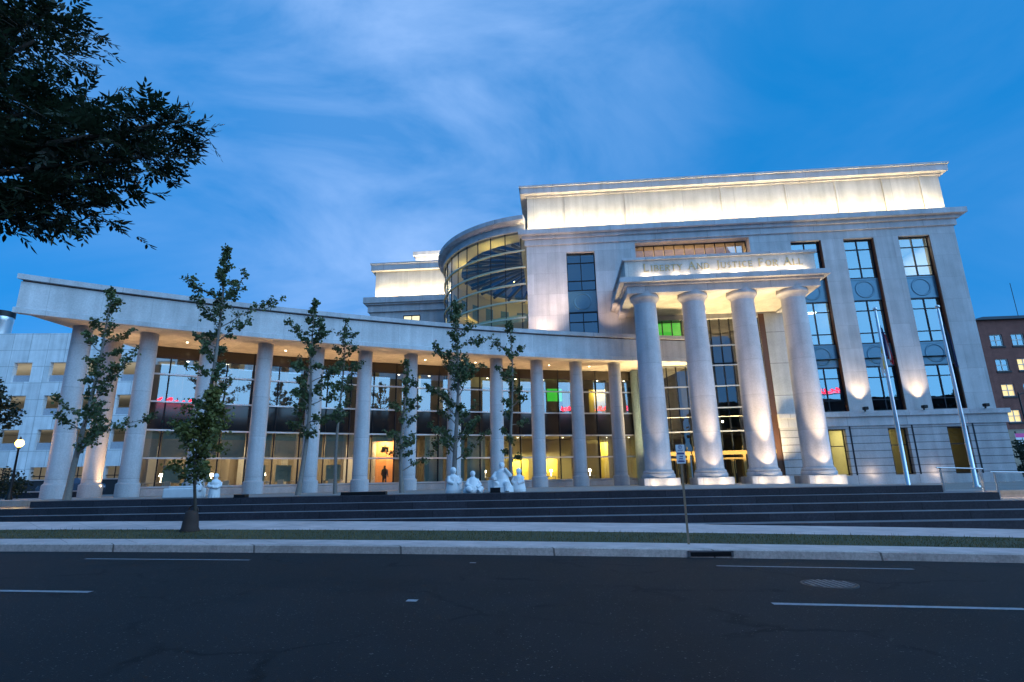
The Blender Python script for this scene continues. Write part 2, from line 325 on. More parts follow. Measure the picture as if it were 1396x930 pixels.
strip('sidewalk', [(16.1, .215), (18.9, .26)], 'conc')
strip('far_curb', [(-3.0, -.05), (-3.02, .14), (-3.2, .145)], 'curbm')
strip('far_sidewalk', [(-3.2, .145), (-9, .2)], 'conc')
g = MB()
gx = [-900, -400, -200, -100, -50, -25, 0, 25, 50, 100, 200, 400, 900]; gy = [-900, -300, -100, -40, -8.9, -3, 18.7, 22, 40, 70, 150, 400, 900]
gv = []
for d in gy:
    for s in gx:
        z = grade(s) + (.18 if d < -5 else -.35)
        if d >= 22: z = .5 if s > -50 else .75
        gv.append(st(s, d, z))
nx = len(gx)
g.add(gv, [(j * nx + i, j * nx + i + 1, (j + 1) * nx + i + 1, (j + 1) * nx + i) for j in range(len(gy) - 1) for i in range(nx - 1)])
struct(g.build('ground', 'ground'))
# road markings
mk = MB()
def dash(s0, s1, d, wd=.11):
    n = max(1, int((s1 - s0) / 1.0)); 
    def zr(d): 
        P = [(-3.0, -.05), (1, .03), (5, .06), (9, .05), (12.35, .01), (12.70, 0)]
        for (a, za), (b, zb) in zip(P, P[1:]):
            if a <= d <= b: return za + (zb - za) * (d - a) / (b - a)
    def gz(s):
        for a, b in zip(SS, SS[1:]):
            if a <= s <= b: return grade(a) + (grade(b) - grade(a)) * (s - a) / (b - a)
    for i in range(n):
        a, b = s0 + (s1 - s0) * i / n, s0 + (s1 - s0) * (i + 1) / n
        mk.add([st(a, d - wd / 2, zr(d - wd / 2) + gz(a) + .005), st(b, d - wd / 2, zr(d - wd / 2) + gz(b) + .005), st(b, d + wd / 2, zr(d + wd / 2) + gz(b) + .005), st(a, d + wd / 2, zr(d + wd / 2) + gz(a) + .005)], [(0, 1, 2, 3)])
for k in range(-4, 5):
    dash(-9.7 + 12.6 * k, -6.2 + 12.6 * k, 11.35, .09)
    dash(-9.55 + 12.2 * k, -6.55 + 12.2 * k, 7.85, .12)
dash(-2.0, -1.86, 7.62, .13); dash(-1.75, -1.63, 11.3, .09)
struct(mk.build('road_markings', 'paint', recalc=False))
# stepped terraces up to the plaza
RZ = [.15, .40, .65, .90, 1.155]; RD = [18.6, 19.4, 20.2, 21.0, 21.8]
sb = MB()
def slab(poly, z0, z1, b): b.prism([st(s, d)[:2] for s, d in poly], z0, z1)
slab([(-60, 18.6), (60, 18.6), (60, 20.25), (-60, 20.25)], -1.5, RZ[0], sb)
slab([(-60, 19.4), (60, 19.4), (60, 21.05), (-60, 21.05)], -1.5, RZ[1], sb)
slab([(-60, 20.2), (75, 20.2), (75, 24.5), (-60, 24.5)], -1.4, RZ[2], sb)
slab([(-60, 21.0), (15.1, 21.0), (15.1, 24.45), (-60, 24.45)], -1.3, RZ[3], sb)
struct(sb.build('steps', 'step'))
tr_ = MB()
def tread(s0, s1, d0, d1, z):
    tr_.add([st(s0, d0 + .05, z + .004), st(s1, d0 + .05, z + .004), st(s1, d1, z + .004), st(s0, d1, z + .004)], [(0, 1, 2, 3)])
tread(-60, 60, 18.6, 19.4, RZ[0]); tread(-60, 60, 19.4, 20.2, RZ[1]); tread(-60, 75, 20.2, 21.0, RZ[2]); tread(15.15, 75, 21.0, 23.2, RZ[2]); tread(-60, 15.1, 21.0, 21.8, RZ[3]); tread(13.82, 15.1, 21.8, 24.4, RZ[3])
struct(tr_.build('step_treads', 'tread', recalc=False))
pb = MB()
slab([(15.08, 23.2), (75, 23.2), (75, 140), (13.75, 140), (13.75, 24.4), (15.08, 24.4)], -.5, RZ[3] - .004, pb)
slab([(-22.3, 23.6), (13.8, 23.6), (13.8, 110), (-110, 110), (-110, 24.6), (-22.3, 24.6)], -.5, RZ[4] - .003, pb)
struct(pb.build('plaza', 'plaza'))
eb = MB(); slab([(-21.4, 21.8), (13.8, 21.8), (13.8, 23.65), (-21.4, 23.65)], -.5, RZ[4], eb)
struct(eb.build('plaza_edge', 'step'))
FZ = RZ[4]
# grass blades
gb = MB()
for i in range(26000):
    s = random.uniform(-24, 15.5); d = random.uniform(13.85, 16.02); h = random.uniform(.02, .06) * (1.9 if random.random() < .07 else 1); a = random.uniform(0, 2 * pi); wd = .007
    z = grade(s) + .17 + (d - 13.8) * .014; p = st(s, d, z); dx, dy = cos(a) * wd, sin(a) * wd; l = random.uniform(-.03, .03), random.uniform(-.03, .03)
    gb.add([(p.x - dx, p.y - dy, z), (p.x + dx, p.y + dy, z), (p.x + l[0], p.y + l[1], z + h)], [(0, 1, 2)])
go = gb.build('grass', leafmat('grass_blade', (.06, .055, .016), (.22, .16, .06), .7, .2), recalc=False); go['kind'] = 'stuff'; tag(go, 'short dull green grass on the strip between kerb and sidewalk', 'grass')

# ------------------------------------------------------------------ courthouse
CH = thing('courthouse_building', 'large grey granite courthouse with floodlit attic and four column portico', 'courthouse', (P0.x, P0.y, 0), -A)
# local axes of CH: x = along facade, y = away from the street
def wall_holes(b, x0, x1, z0, z1, holes, y=0, depth=.6):
    xs = sorted({x0, x1, *[v for h in holes for v in h[:2]]}); zs = sorted({z0, z1, *[v for h in holes for v in h[2:]]})
    for i in range(len(xs) - 1):
        for j in range(len(zs) - 1):
            cx, cz = (xs[i] + xs[i + 1]) / 2, (zs[j] + zs[j + 1]) / 2
            if any(h[0] < cx < h[1] and h[2] < cz < h[3] for h in holes): continue
            b.add([(xs[i], y, zs[j]), (xs[i + 1], y, zs[j]), (xs[i + 1], y, zs[j + 1]), (xs[i], y, zs[j + 1])], [(0, 1, 2, 3)])
    for h in holes:
        a, c, e, f = h
        b.add([(a, y, e), (c, y, e), (c, y, f), (a, y, f), (a, y + depth, e), (c, y + depth, e), (c, y + depth, f), (a, y + depth, f)], [(0, 1, 5, 4), (1, 2, 6, 5), (2, 3, 7, 6), (3, 0, 4, 7)])
BAYS = [(13.75, 16.25), (18.05, 20.5), (22.45, 24.95)]
wb = MB()
holes = [(a, c, 6.4, 20.85) for a, c in BAYS] + [(-5.15, -2.7, 11.2, 20.85), (.8, 10.4, 17.6, 21.45), (1.0, 10.3, 10.6, 14.35)]
wall_holes(wb, -8.6, 27.0, 10.6, 21.6, [(h[0], h[1], max(10.6, h[2]), h[3]) for h in holes], 0, .55)
wall_holes(wb, 1.0, 27.0, 6.3, 10.6, [(1.0, 10.3, 6.3, 10.6)] + [(a, c, 6.4, 10.6) for a, c in BAYS], 0, .55)
# side and rear walls, roof
wb.add([(27, 0, 6.3), (27, 30, 6.3), (27, 30, 21.6), (27, 0, 21.6)], [(0, 1, 2, 3)])
wb.add([(-8.6, 0, 10.6), (-8.6, 17.5, 10.6), (-8.6, 17.5, 21.6), (-8.6, 0, 21.6)], [(0, 1, 2, 3)])
wb.add([(-8.6, 30, 1), (27, 30, 1), (27, 30, 21.6), (-8.6, 30, 21.6)], [(0, 1, 2, 3)])
wb.build('upper_wall', 'wall', CH, recalc=False)
rb = MB(); rb.add([(-8.6, .0, 10.62), (1.0, .0, 10.62), (1.0, 17, 10.62), (-8.6, 17, 10.62)], [(0, 1, 2, 3)])
rb.build('underside', 'soffit', CH, recalc=False)
# right ground floor, rusticated
GW = [(14.3, 15.62), (18.75, 20.2), (23.05, 24.6)]
lb = MB(); wall_holes(lb, 10.75, 27.35, 1.55, 5.25, [(a, c, 1.55, 5.02) for a, c in GW], -.12, .5)
lb.add([(27.35, -.12, 1.55), (27.35, 30, 1.55), (27.35, 30, 5.25), (27.35, -.12, 5.25)], [(0, 1, 2, 3)])
lb.build('ground_floor_wall', 'rust', CH, recalc=False)
pl = MB(); pl.box(10.7, 27.5, -.3, .2, .3, 1.55).box(27.0, 27.5, .2, 30, .3, 1.55)
pl.build('plinth', 'trim', CH)
bc = MB(); bc.box(10.72, 27.55, -.22, .3, 5.25, 5.95).box(10.72, 27.7, -.38, .3, 5.95, 6.3).box(27.02, 27.5, .3, 30, 5.25, 6.3)
bc.build('belt_course', 'trim', CH)
# pilaster strips between windows on ground floor
pv = MB()
for a, c in GW:
    MB().box(c + .28, c + .40, -.135, -.11, 1.56, 5.24).build('wall_groove', 'mull', CH)
# entablature under the attic
en = MB()
for x0, x1, y0, z0, z1 in ((-8.75, 27.2, -.15, 21.6, 22.15), (-8.95, 27.4, -.35, 22.15, 22.45), (-9.25, 27.85, -.7, 22.45, 22.9)):
    en.box(x0, x1, y0, .9, z0, z1).box(x0, x0 + .9, .9, 16.0, z0, z1).box(x1 - .9, x1, .9, 30, z0, z1)
en.build('main_cornice', 'trim', CH)
at = MB(); at.box(-8.45, 26.95, .35, 29.5, 22.9, 26.45); at.build('attic_wall', 'attic', CH)
sm = MB()
for x in (-5.0, .35, 8.7, 14.2, 18.4, 22.3, 25.4): MB().box(x - .09, x + .09, .26, .36, 22.9, 26.43).build('attic_pilaster', 'attic', CH)
ac = MB(); ac.box(-8.6, 27.1, .2, 29.6, 26.45, 26.62).box(-9.0, 27.5, -.2, 30, 26.62, 27.2).box(-9.12, 27.62, -.32, 30.1, 27.2, 27.38)
ac.build('attic_cornice', 'trim', CH)
# windows
def glazing(x0, x1, z0, z1, y, parent, cols=2, rows=(), frame=.07, gm='glassd', name='window', mm='mull', proud=.09):
    f = MB(); yy0, yy1 = y - proud, y + .04
    f.box(x0, x0 + frame, yy0, yy1, z0, z1).box(x1 - frame, x1, yy0, yy1, z0, z1).box(x0 + frame, x1 - frame, yy0, yy1, z0, z0 + frame).box(x0 + frame, x1 - frame, yy0, yy1, z1 - frame, z1)
    for i in range(1, cols): xx = x0 + (x1 - x0) * i / cols; f.box(xx - frame / 2, xx + frame / 2, yy0 + .012, yy1, z0 + frame, z1 - frame)
    for r in rows: f.box(x0 + frame, x1 - frame, yy0 + .024, yy1, r - frame / 2, r + frame / 2)
    o = f.build(name, mm, parent)
    p = MB(); p.add([(x0 + .01, y, z0 + .01), (x1 - .01, y, z0 + .01), (x1 - .01, y, z1 - .01), (x0 + .01, y, z1 - .01)], [(0, 1, 2, 3)]); p.build('pane', gm, o, recalc=False)
    return o
def spandrel(x0, x1, z0, z1, y):
    f = MB(); f.box(x0, x1, y - .05, y + .05, z0, z1)
    for a, c, e, g_ in ((x0 + .02, x0 + .14, z0 + .02, z1 - .02), (x1 - .14, x1 - .02, z0 + .02, z1 - .02), (x0 + .14, x1 - .14, z0 + .02, z0 + .14), (x0 + .14, x1 - .14, z1 - .14, z1 - .02)): f.box(a, c, y - .085, y - .052, e, g_)
    cx, cz = (x0 + x1) / 2, (z0 + z1) / 2; r = .72; n = 48; v = []
    for i in range(n):
        a = 2 * pi * i / n
        for rr, yy in ((r + .06, y - .052), (r + .02, y - .085), (r - .06, y - .085), (r - .10, y - .052)): v.append((cx + rr * cos(a), yy, cz + rr * sin(a)))
    f.add(v, [(i * 4 + k, i * 4 + k + 1, ((i + 1) % n) * 4 + k + 1, ((i + 1) % n) * 4 + k) for i in range(n) for k in range(3)], True)
    f.build('spandrel_panel', 'span', CH)
for a, c in BAYS:
    rv = MB(); rv.box(c - .07, c - .005, .0 + .03, .36, 6.42, 20.83); rv.build('window_jamb', 'copper', CH)
    for z0, z1 in ((6.42, 9.95), (11.83, 15.47), (17.39, 20.83)):
        glazing(a, c - .07, z0, z1, .42, CH, 2, (z1 - .88, z0 + .88))
    spandrel(a, c - .07, 9.97, 11.81, .40); spandrel(a, c - .07, 15.49, 17.37, .40)
glazing(-5.15, -2.7, 17.39, 20.83, .42, CH, 2, (19.95, 18.3)); spandrel(-5.15, -2.7, 15.49, 17.37, .40); glazing(-5.15, -2.7, 11.2, 15.47, .42, CH, 2, (14.6, 12.7))
for a, c in GW: glazing(a + .12, c - .06, 1.58, 5.0, .22, CH, 1, (3.75,), .06, 'glass')
# upper recess above the portico with clerestory
sl = MB(); sl.box(.8, 10.4, .56, 1.0, 17.6, 20.3).box(.3, .8, .56, 1.6, 17.6, 21.45).box(10.4, 10.9, .56, 1.6, 17.6, 21.45).box(.3, 10.9, .56, 3.5, 21.452, 21.58)
sl.build('clerestory_recess', 'trim', CH)
glazing(.8, 10.4, 20.3, 21.45, .95, CH, 11, (), .06, 'glass', 'clerestory_window')
# rooms behind the windows
rm = MB()
for z in (5.75, 10.9, 16.4, 21.3):
    rm.box(12.8, 26.6, .62, 7.5, z, z + .3)
rm.box(12.8, 26.6, 7.5, 7.7, 1.2, 21.3)
for x in (12.85, 17.1, 21.4, 26.4): rm.box(x, x + .12, .62, 7.5, 1.3, 5.75).box(x, x + .12, .62, 7.5, 6.05, 10.9).box(x, x + .12, .62, 7.5, 11.2, 16.4).box(x, x + .12, .62, 7.5, 16.7, 21.3)
rm.box(12.8, 26.6, .62, 7.5, 1.0, 1.3)
rm.build('office_room', plain('office_plaster', (.34, .33, .31), .8, 0, .1), CH)
dk = MB(); dk.box(-5.6, -2.2, 2.2, 2.4, 10.8, 21.3).box(-5.6, -5.4, .62, 2.2, 10.8, 21.3).box(-2.4, -2.2, .62, 2.2, 10.8, 21.3)
dk.build('stair_lining', 'indark', CH)
cr_ = MB(); cr_.box(.9, 10.3, 4.6, 4.8, 17.6, 21.45).box(.9, 10.3, 1.0, 4.6, 20.0, 20.2)
cr_.build('clerestory_room', 'inwall', CH)
def flit(s, off, z, d, sx, sy, p, c, sp=180): return area(fc(s, off, z), d, sx, sy, p * (2 if off < -1 else 1), c, sp)
flit(23.7, -4, 21.2, (0, 0, -1), 3, 5, 420, (1, .82, .62)); flit(5.6, -2.6, 21.35, (0, -.2, -1), 9, 1.2, 260, (1, .56, .2))
flit(5.6, -.5, 19.5, (0, .1, 1), 8, .2, 60, (1, .56, .2))
flit(15, -4, 16.3, (0, 0, -1), 3, 4, 30, (1, .95, .85)); flit(19.3, -4, 16.3, (0, 0, -1), 3, 4, 14, (1, .95, .85)); flit(23.7, -4, 16.3, (0, 0, -1), 3, 4, 12, (1, .95, .85)); flit(19.3, -4, 21.2, (0, 0, -1), 3, 4, 10, (1, .95, .85))
tb = MB(); tb.box(13.6, 16.2, 2.6, 2.85, 15.2, 15.3); tb.build('ceiling_lamp', 'whitelamp', CH)
flit(15, -3.5, 5.6, (0, 0, -1), 3, 4, 330, YEL); flit(19.4, -5.5, 5.6, (0, 0, -1), 3, 2, 60, YEL); flit(23.8, -6, 5.6, (0, 0, -1), 3, 2, 22, YEL)
cb_ = MB(); cb_.box(14.35, 14.75, 1.3, 1.9, 1.3, 3.4); cb_.build('cabinet', plain('cabinet_wood', (.10, .035, .015), .5), CH)
cb_ = MB(); cb_.box(18.9, 19.5, 1.2, 1.35, 3.0, 5.0); cb_.build('door_leaf', 'indark', CH)
MB().box(23.2, 23.7, 1.5, 2.4, 1.3, 2.3).build('counter', 'indark', CH)

# portico
PF = 6.6                                                    # front of the architrave
LY = -PF
po = MB()
po.box(-1.05, 12.35, LY, 0, 14.75, 14.76 + .02)
po.build('portico_soffit', 'soffit', CH)
er = MB()
er.box(-1.1, 12.4, LY, LY + .75, 14.6, 15.15).box(-1.1, -.45, LY + .75, 0, 14.6, 15.15).box(11.75, 12.4, LY + .75, 0, 14.6, 15.15)
er.box(-1.3, 12.6, LY - .2, LY + .7, 15.15, 15.3).box(-1.3, -.5, LY + .7, 0, 15.15, 15.3).box(11.8, 12.6, LY + .7, 0, 15.15, 15.3)
er.build('architrave', 'trim', CH)
ed = MB(); ed.box(-1.65, 12.95, LY - .55, 0, 15.3, 15.62).box(-1.5, 12.8, LY - .4, 0, 15.62, 15.72)
ed.build('portico_ledge', 'trim', CH)
fr = MB(); fr.box(-1.15, 12.25, LY - .0, 0, 15.72, 17.1); fr.build('frieze', 'attic', CH)
fp = MB(); fp.box(-1.32, 12.42, LY - .17, 0, 17.1, 17.28); fp.build('frieze_cap', 'trim', CH)
# pier wall and lobby glazing behind the columns
pw_ = MB(); pw_.box(10.75, 12.9, -.05, .5, 6.3, 14.6); pw_.build('portico_pier', granite('granite_pier', (.5, .5, .5), 5, 2.6, .03, 0, .5), CH)
ds = MB(); ds.box(10.3, 10.75, -.02, .5, 1.2, 14.6); ds.build('dark_jamb', 'copper', CH)
LX0, LX1 = 1.0, 10.3
lg = MB(); lg.add([(LX0, .3, FZ), (LX1, .3, FZ), (LX1, .3, 14.4), (LX0, .3, 14.4)], [(0, 1, 2, 3)]); lg.build('lobby_pane', 'glass', CH, recalc=False)
for i in range(13):
    x = LX0 + (LX1 - LX0) * i / 12; m_ = MB(); m_.box(x - .03, x + .03, .2, .42, FZ, 14.4); m_.build('lobby_mullion', 'mull', CH)
for z in (3.4, 5.15, 7.0, 8.75, 10.45, 12.1):
    m_ = MB(); m_.box(LX0, LX1, .17, .27, z - .05, z + .05); m_.build('lobby_transom', 'alu', CH)
lr = MB(); lr.box(-3, 10.6, 11, 11.2, FZ, 14.6).box(10.32, 10.6, .45, 11, FZ, 14.6).box(-3, 10.6, .56, 11, 14.6, 14.8).box(4.2, 5.0, 3, 10.9, 5.5, 14.5).box(.9, 10.3, 6, 10.9, 5.3, 5.9).box(.9, 10.3, 7, 10.9, 10.0, 10.5)
lr.build('lobby_room', 'indark', CH)
lf = MB(); lf.box(-9, 10.6, .35, 11, 1.1, FZ + .01); lf.build('lobby_floor', 'inwall', CH)
gl = MB(); gl.box(2.3, 4.3, .95, 1.05, 13.05, 14.35); gl.build('green_light_panel', 'greenlamp', CH)
flit(4, -5, 4.9, (0, 0, -1), 6, 3, 90, YEL); flit(5, -4, 14.3, (0, 0, -1), 6, 3, 35, WARM2); flit(2.4, -2.0, 13.2, (0, 1, -.2), 1.5, 1.2, 14, (.1, 1, .1))
lc = MB(); lc.lathe([(.42, FZ), (.42, 10.6)], 28, (.25, 1.9)); lc.build('lobby_column', plain('lobby_column_cyan_lit', (.28, .40, .42), .4), CH)  # cyan light on the column put into its colour
for (x, z) in ((2.0, 6.4), (2.3, 5.7), (7.5, 6.2)): pd = MB(); pd.sphere((x, 3.4, z), .09, 8); pd.build('pendant_lamp', 'dotlamp', CH)
# bronze doors
for x in (1.75, 4.0, 6.0, 8.25):
    d_ = MB(); d_.box(x, x + .22, -.05, .42, FZ, 3.55).box(x + 1.75, x + 1.97, -.05, .42, FZ, 3.55).box(x - .08, x + 2.05, -.1, .5, 3.32, 3.62).box(x + .22, x + 1.75, .05, .15, 2.95, 3.1).box(x + .95, x + 1.03, .02, .14, FZ, 2.95)
    for q in (x + .1, x + 1.86): d_.add([(q - .06, .1, 3.62), (q + .06, .1, 3.62), (q + .06, .22, 3.62), (q - .06, .22, 3.62), (q, .16, 4.05)], [(0, 1, 4), (1, 2, 4), (2, 3, 4), (3, 0, 4)])
    o = d_.build('entrance_door', 'bronze', CH)
    h_ = MB(); h_.box(x + .3, x + .9, .08, .12, FZ + .05, 1.5).box(x + .84, x + .88, -.02, .03, 1.9, 2.9).box(x + 1.1, x + 1.14, -.02, .03, 1.9, 2.9); h_.build('door_handle', 'bronze', o)
# portico columns
def portico_column(x):
    y = -5.6; t = bpy.data.objects.new('portico_column', None); COL.objects.link(t); t.parent = CH; t.location = (x, y, 0); t.empty_display_size = .3
    return t
PCX = [.25, 3.72, 7.22, 10.78]
pm = []
p_ = MB(); p_.bbox(-1.18, 1.18, -1.18, 1.18, .9, 1.62, .02); pm.append(('pedestal', p_, 'trim'))
p_ = MB(); p_.lathe([(1.08, 1.62), (1.10, 1.66), (1.10, 1.86), (1.06, 1.9), (1.06, 1.92)], 48); p_.lathe([(1.0, 1.9), (1.04, 1.98), (1.03, 2.06), (.97, 2.12), (.93, 2.14)], 48); pm.append(('column_base', p_, 'trim'))
p_ = MB(); p_.lathe([(.93, 2.12), (.90, 2.3), (.90, 5), (.875, 8), (.83, 11), (.79, 13.98)], 56); pm.append(('column_shaft', p_, 'column'))
p_ = MB(); p_.lathe([(.80, 13.96), (.82, 14.02), (.84, 14.08), (.90, 14.2), (1.02, 14.3), (1.05, 14.32), (1.05, 14.52), (1.02, 14.55), (1.02, 14.74)], 56); pm.append(('capital', p_, 'trim'))
first = None
for i, x in enumerate(PCX):
    t = portico_column(x)
    if i == 0:
        first = t
        for nm, b, m in pm: b.build(nm, m, t)
    else:
        for c in children(first): c2 = c.copy(); COL.objects.link(c2); c2.parent = t
    # uplights: one for the shaft, two small ones for the pedestal
    k_ = (.22, .8, 1.5, 1.0)[i]
    spot(fc(x + .05, 5.6 + 2.25, 1.28), fc(x, 5.6 + .9, 4.4), 520 * k_, WARM, 56, .2, .04)
    spot(fc(x - .05, 5.6 + 2.35, 1.28), fc(x, 5.6 + .85, 8.5), 4800 * k_, WARM, 38, .9, .05)
    for q in (-.55, .55):
        point(fc(x + q + random.uniform(-.12, .12), 5.6 + 1.62, 1.30), 26, SOFT, .05)
flit(5.6, 1.4, 2.2, (0, .15, 1), 10, .4, 2100, (1, .76, .38), 120)
# frieze uplights
for i in range(6):
    x = .45 + 2.03 * i + random.uniform(-.15, .15)
    point(fc(x, PF + .24, 15.82), 22, SOFT, .05)
    point(fc(x + .75, PF + .24, 15.82), 9, SOFT, .05)
flit(5.6, PF + .3, 15.75, (0, .35, 1), 11.5, .08, 60, SOFT, 140)
# lettering
def letters(text, x0, x1, zc, hb, hs, y):
    b = None
    def bar(p, q, wd):
        p = Vector((p[0], 0, p[1])); q = Vector((q[0], 0, q[1])); d = (q - p).normalized(); n_ = Vector((-d.z, 0, d.x)) * wd / 2
        v = [p + n_, p - n_, q - n_, q + n_]; b.add([(k.x, y - .03, k.z) for k in v] + [(k.x, y + .01, k.z) for k in v], [(0, 1, 2, 3), (4, 7, 6, 5), (0, 4, 5, 1), (1, 5, 6, 2), (2, 6, 7, 3), (3, 7, 4, 0)])
    def curve(cx, cz, rx, rz, a0, a1, wt, n=14):
        pts = [(cx + rx * cos(R(a0 + (a1 - a0) * i / n)), cz + rz * sin(R(a0 + (a1 - a0) * i / n)), abs(cos(R(a0 + (a1 - a0) * i / n)))) for i in range(n + 1)]
        for p, q in zip(pts, pts[1:]): bar(p, q, wt * (.35 + .65 * (p[2] + q[2]) / 2))
    W = {'L': .55, 'I': .28, 'B': .6, 'E': .55, 'R': .65, 'T': .62, 'Y': .68, 'A': .75, 'N': .75, 'D': .72, 'J': .4, 'U': .7, 'S': .5, 'C': .68, 'F': .52, 'O': .78, ' ': .42}
    words = text.split(' '); seq = []
    for wd in words:
        for i, ch in enumerate(wd): seq.append((ch, hb if i == 0 else hs))
        seq.append((' ', hs))
    seq.pop(); gap = .17
    tot = sum(W[c] * h + gap * h for c, h in seq); k = (x1 - x0) / tot; x = x0
    for ch, h in seq:
        b = MB(); wdt = W[ch] * h * k; z = zc; T = h * .15; t_ = h * .07; se = h * .09
        def ser(cx, cz): bar((cx - se * 1.3, cz), (cx + se * 1.3, cz), t_)
        def stem(cx, z0=0, z1=1): bar((cx, z + z0 * h), (cx, z + z1 * h), T); ser(cx, z + z0 * h + t_ / 2); ser(cx, z + z1 * h - t_ / 2)
        l, r = x + T * .7, x + wdt - T * .6
        if ch in 'LBERDIFT': stem(x + wdt / 2 if ch in 'IT' else l)
        if ch == 'L': bar((l, z + t_ / 2), (r, z + t_ / 2), t_); bar((r, z), (r, z + .22 * h), t_)
        if ch in 'EF':
            bar((l, z + h - t_ / 2), (r, z + h - t_ / 2), t_); bar((r, z + h), (r, z + .82 * h), t_); bar((l, z + .53 * h), (r - .08 * h, z + .53 * h), t_); bar((r - .08 * h, z + .62 * h), (r - .08 * h, z + .44 * h), t_)
            if ch == 'E': bar((l, z + t_ / 2), (r, z + t_ / 2), t_); bar((r, z), (r, z + .2 * h), t_)
        if ch in 'BR':
            curve(l + .1 * h, z + .75 * h, r - l - .1 * h, .235 * h, -90, 90, T); bar((l, z + h - t_ / 2), (l + .12 * h, z + h - t_ / 2), t_); bar((l, z + .52 * h), (l + .12 * h, z + .52 * h), t_)
            if ch == 'B': curve(l + .1 * h, z + .27 * h, r - l - .05 * h, .25 * h, -90, 90, T); bar((l, z + t_ / 2), (l + .12 * h, z + t_ / 2), t_)
            else: bar((l + .2 * h, z + .5 * h), (r + .05 * h, z), T * .9)
        if ch == 'D': curve(l + .08 * h, z + .5 * h, r - l - .06 * h, .47 * h, -90, 90, T); bar((l, z + h - t_ / 2), (l + .1 * h, z + h - t_ / 2), t_); bar((l, z + t_ / 2), (l + .1 * h, z + t_ / 2), t_)
        if ch == 'T': bar((l - T * .4, z + h - t_ / 2), (r + T * .3, z + h - t_ / 2), t_); bar((l - T * .4, z + h), (l - T * .4, z + .82 * h), t_); bar((r + T * .3, z + h), (r + T * .3, z + .82 * h), t_)
        if ch == 'A': c = (l + r) / 2; bar((l - T * .3, z), (c, z + h), t_ * 1.2); bar((c, z + h), (r + T * .2, z), T); bar((l + .1 * h, z + .36 * h), (r - .1 * h, z + .36 * h), t_); ser(l - T * .3, z + t_ / 2); ser(r + T * .2, z + t_ / 2)
        if ch == 'Y': c = (l + r) / 2; bar((c, z), (c, z + .5 * h), T); ser(c, z + t_ / 2); bar((c, z + .48 * h), (l - T * .3, z + h), T); bar((c, z + .48 * h), (r, z + h), t_ * 1.2); ser(l - T * .3, z + h - t_ / 2); ser(r, z + h - t_ / 2)
        if ch == 'N': bar((l, z), (l, z + h), t_ * 1.2); bar((l, z + h), (r, z), T); bar((r, z), (r, z + h), t_ * 1.2); ser(l, z + t_ / 2); ser(l - .04 * h, z + h - t_ / 2); ser(r, z + h - t_ / 2)
        if ch == 'J': bar((r, z + .0 * h), (r, z + h), T); ser(r, z + h - t_ / 2); curve(r - .17 * h, z, .17 * h, .2 * h, 0, -120, T * .8)
        if ch == 'U': bar((l, z + .28 * h), (l, z + h), T); bar((r, z + .28 * h), (r, z + h), t_ * 1.2); curve((l + r) / 2, z + .3 * h, (r - l) / 2, .28 * h, 180, 360, T * .7); ser(l, z + h - t_ / 2); ser(r, z + h - t_ / 2)
        if ch == 'S': c = (l + r) / 2; a = (r - l) / 2; curve(c, z + .74 * h, a, .24 * h, 40, 270, T * .8); curve(c, z + .26 * h, a, .25 * h, 90, -140, T * .8)
        if ch == 'C': curve((l + r) / 2, z + .5 * h, (r - l) / 2, .48 * h, 45, 315, T)
        if ch == 'O': curve((l + r) / 2, z + .5 * h, (r - l) / 2, .48 * h, 0, 360, T, 24)
        if b.v: b.build('letter', 'gold', CH)
        x += wdt + gap * h * k
letters('LIBERTY AND JUSTICE FOR ALL', .2, 11.5, 16.22, .60, .46, LY)
# attic floodlights
for i in range(12):
    x = -7.3 + 3.0 * i
    flit(x, .55, 22.98, (0, .22, 1), 2.4, .12, 140, (1, .78, .42), 150)
    point(fc(x + random.uniform(-.6, .6), .12, 23.1), 20, (1, .76, .40), .06)
for y in (3, 8, 13): area(fc(-8.85, -y, 22.98), (.3, 0, 1), .1, 2.5, 60, (1, .86, .60), 150)
area(fc(27.35, -3, 22.98), (-.3, 0, 1), .1, 2.5, 60, (1, .86, .60), 150)
# wall lamps on the pilasters
for x in (17.15, 21.47, 25.9):
    m_ = MB(); m_.bbox(x - .16, x + .16, -.75, -.38, 6.42, 6.66, .04).box(x - .04, x + .04, -.5, -.4, 6.30, 6.42)
    m_.build('wall_floodlight', 'black', CH)
for x in (17.15, 21.47): spot(fc(x, .55, 6.75), fc(x, .1, 12), 1100, WARM, 78, 1, .08)
for x in (17.0, 21.5): point(fc(x, .62, 1.75), 14, WARM, .05)
spot(fc(-7.4, 1.6, 12.7), fc(-6.9, 0, 18), 1000, (1, .70, .48), 110, .95, .1); spot(fc(-5.0, 4.5, 12.7), fc(-6.6, 0, 19.0), 2400, (1, .70, .48), 60, .9, .1); spot(fc(-2.2, 2.2, 12.7), fc(-1.2, 0, 17), 500, (1, .66, .42), 70, .9, .1)

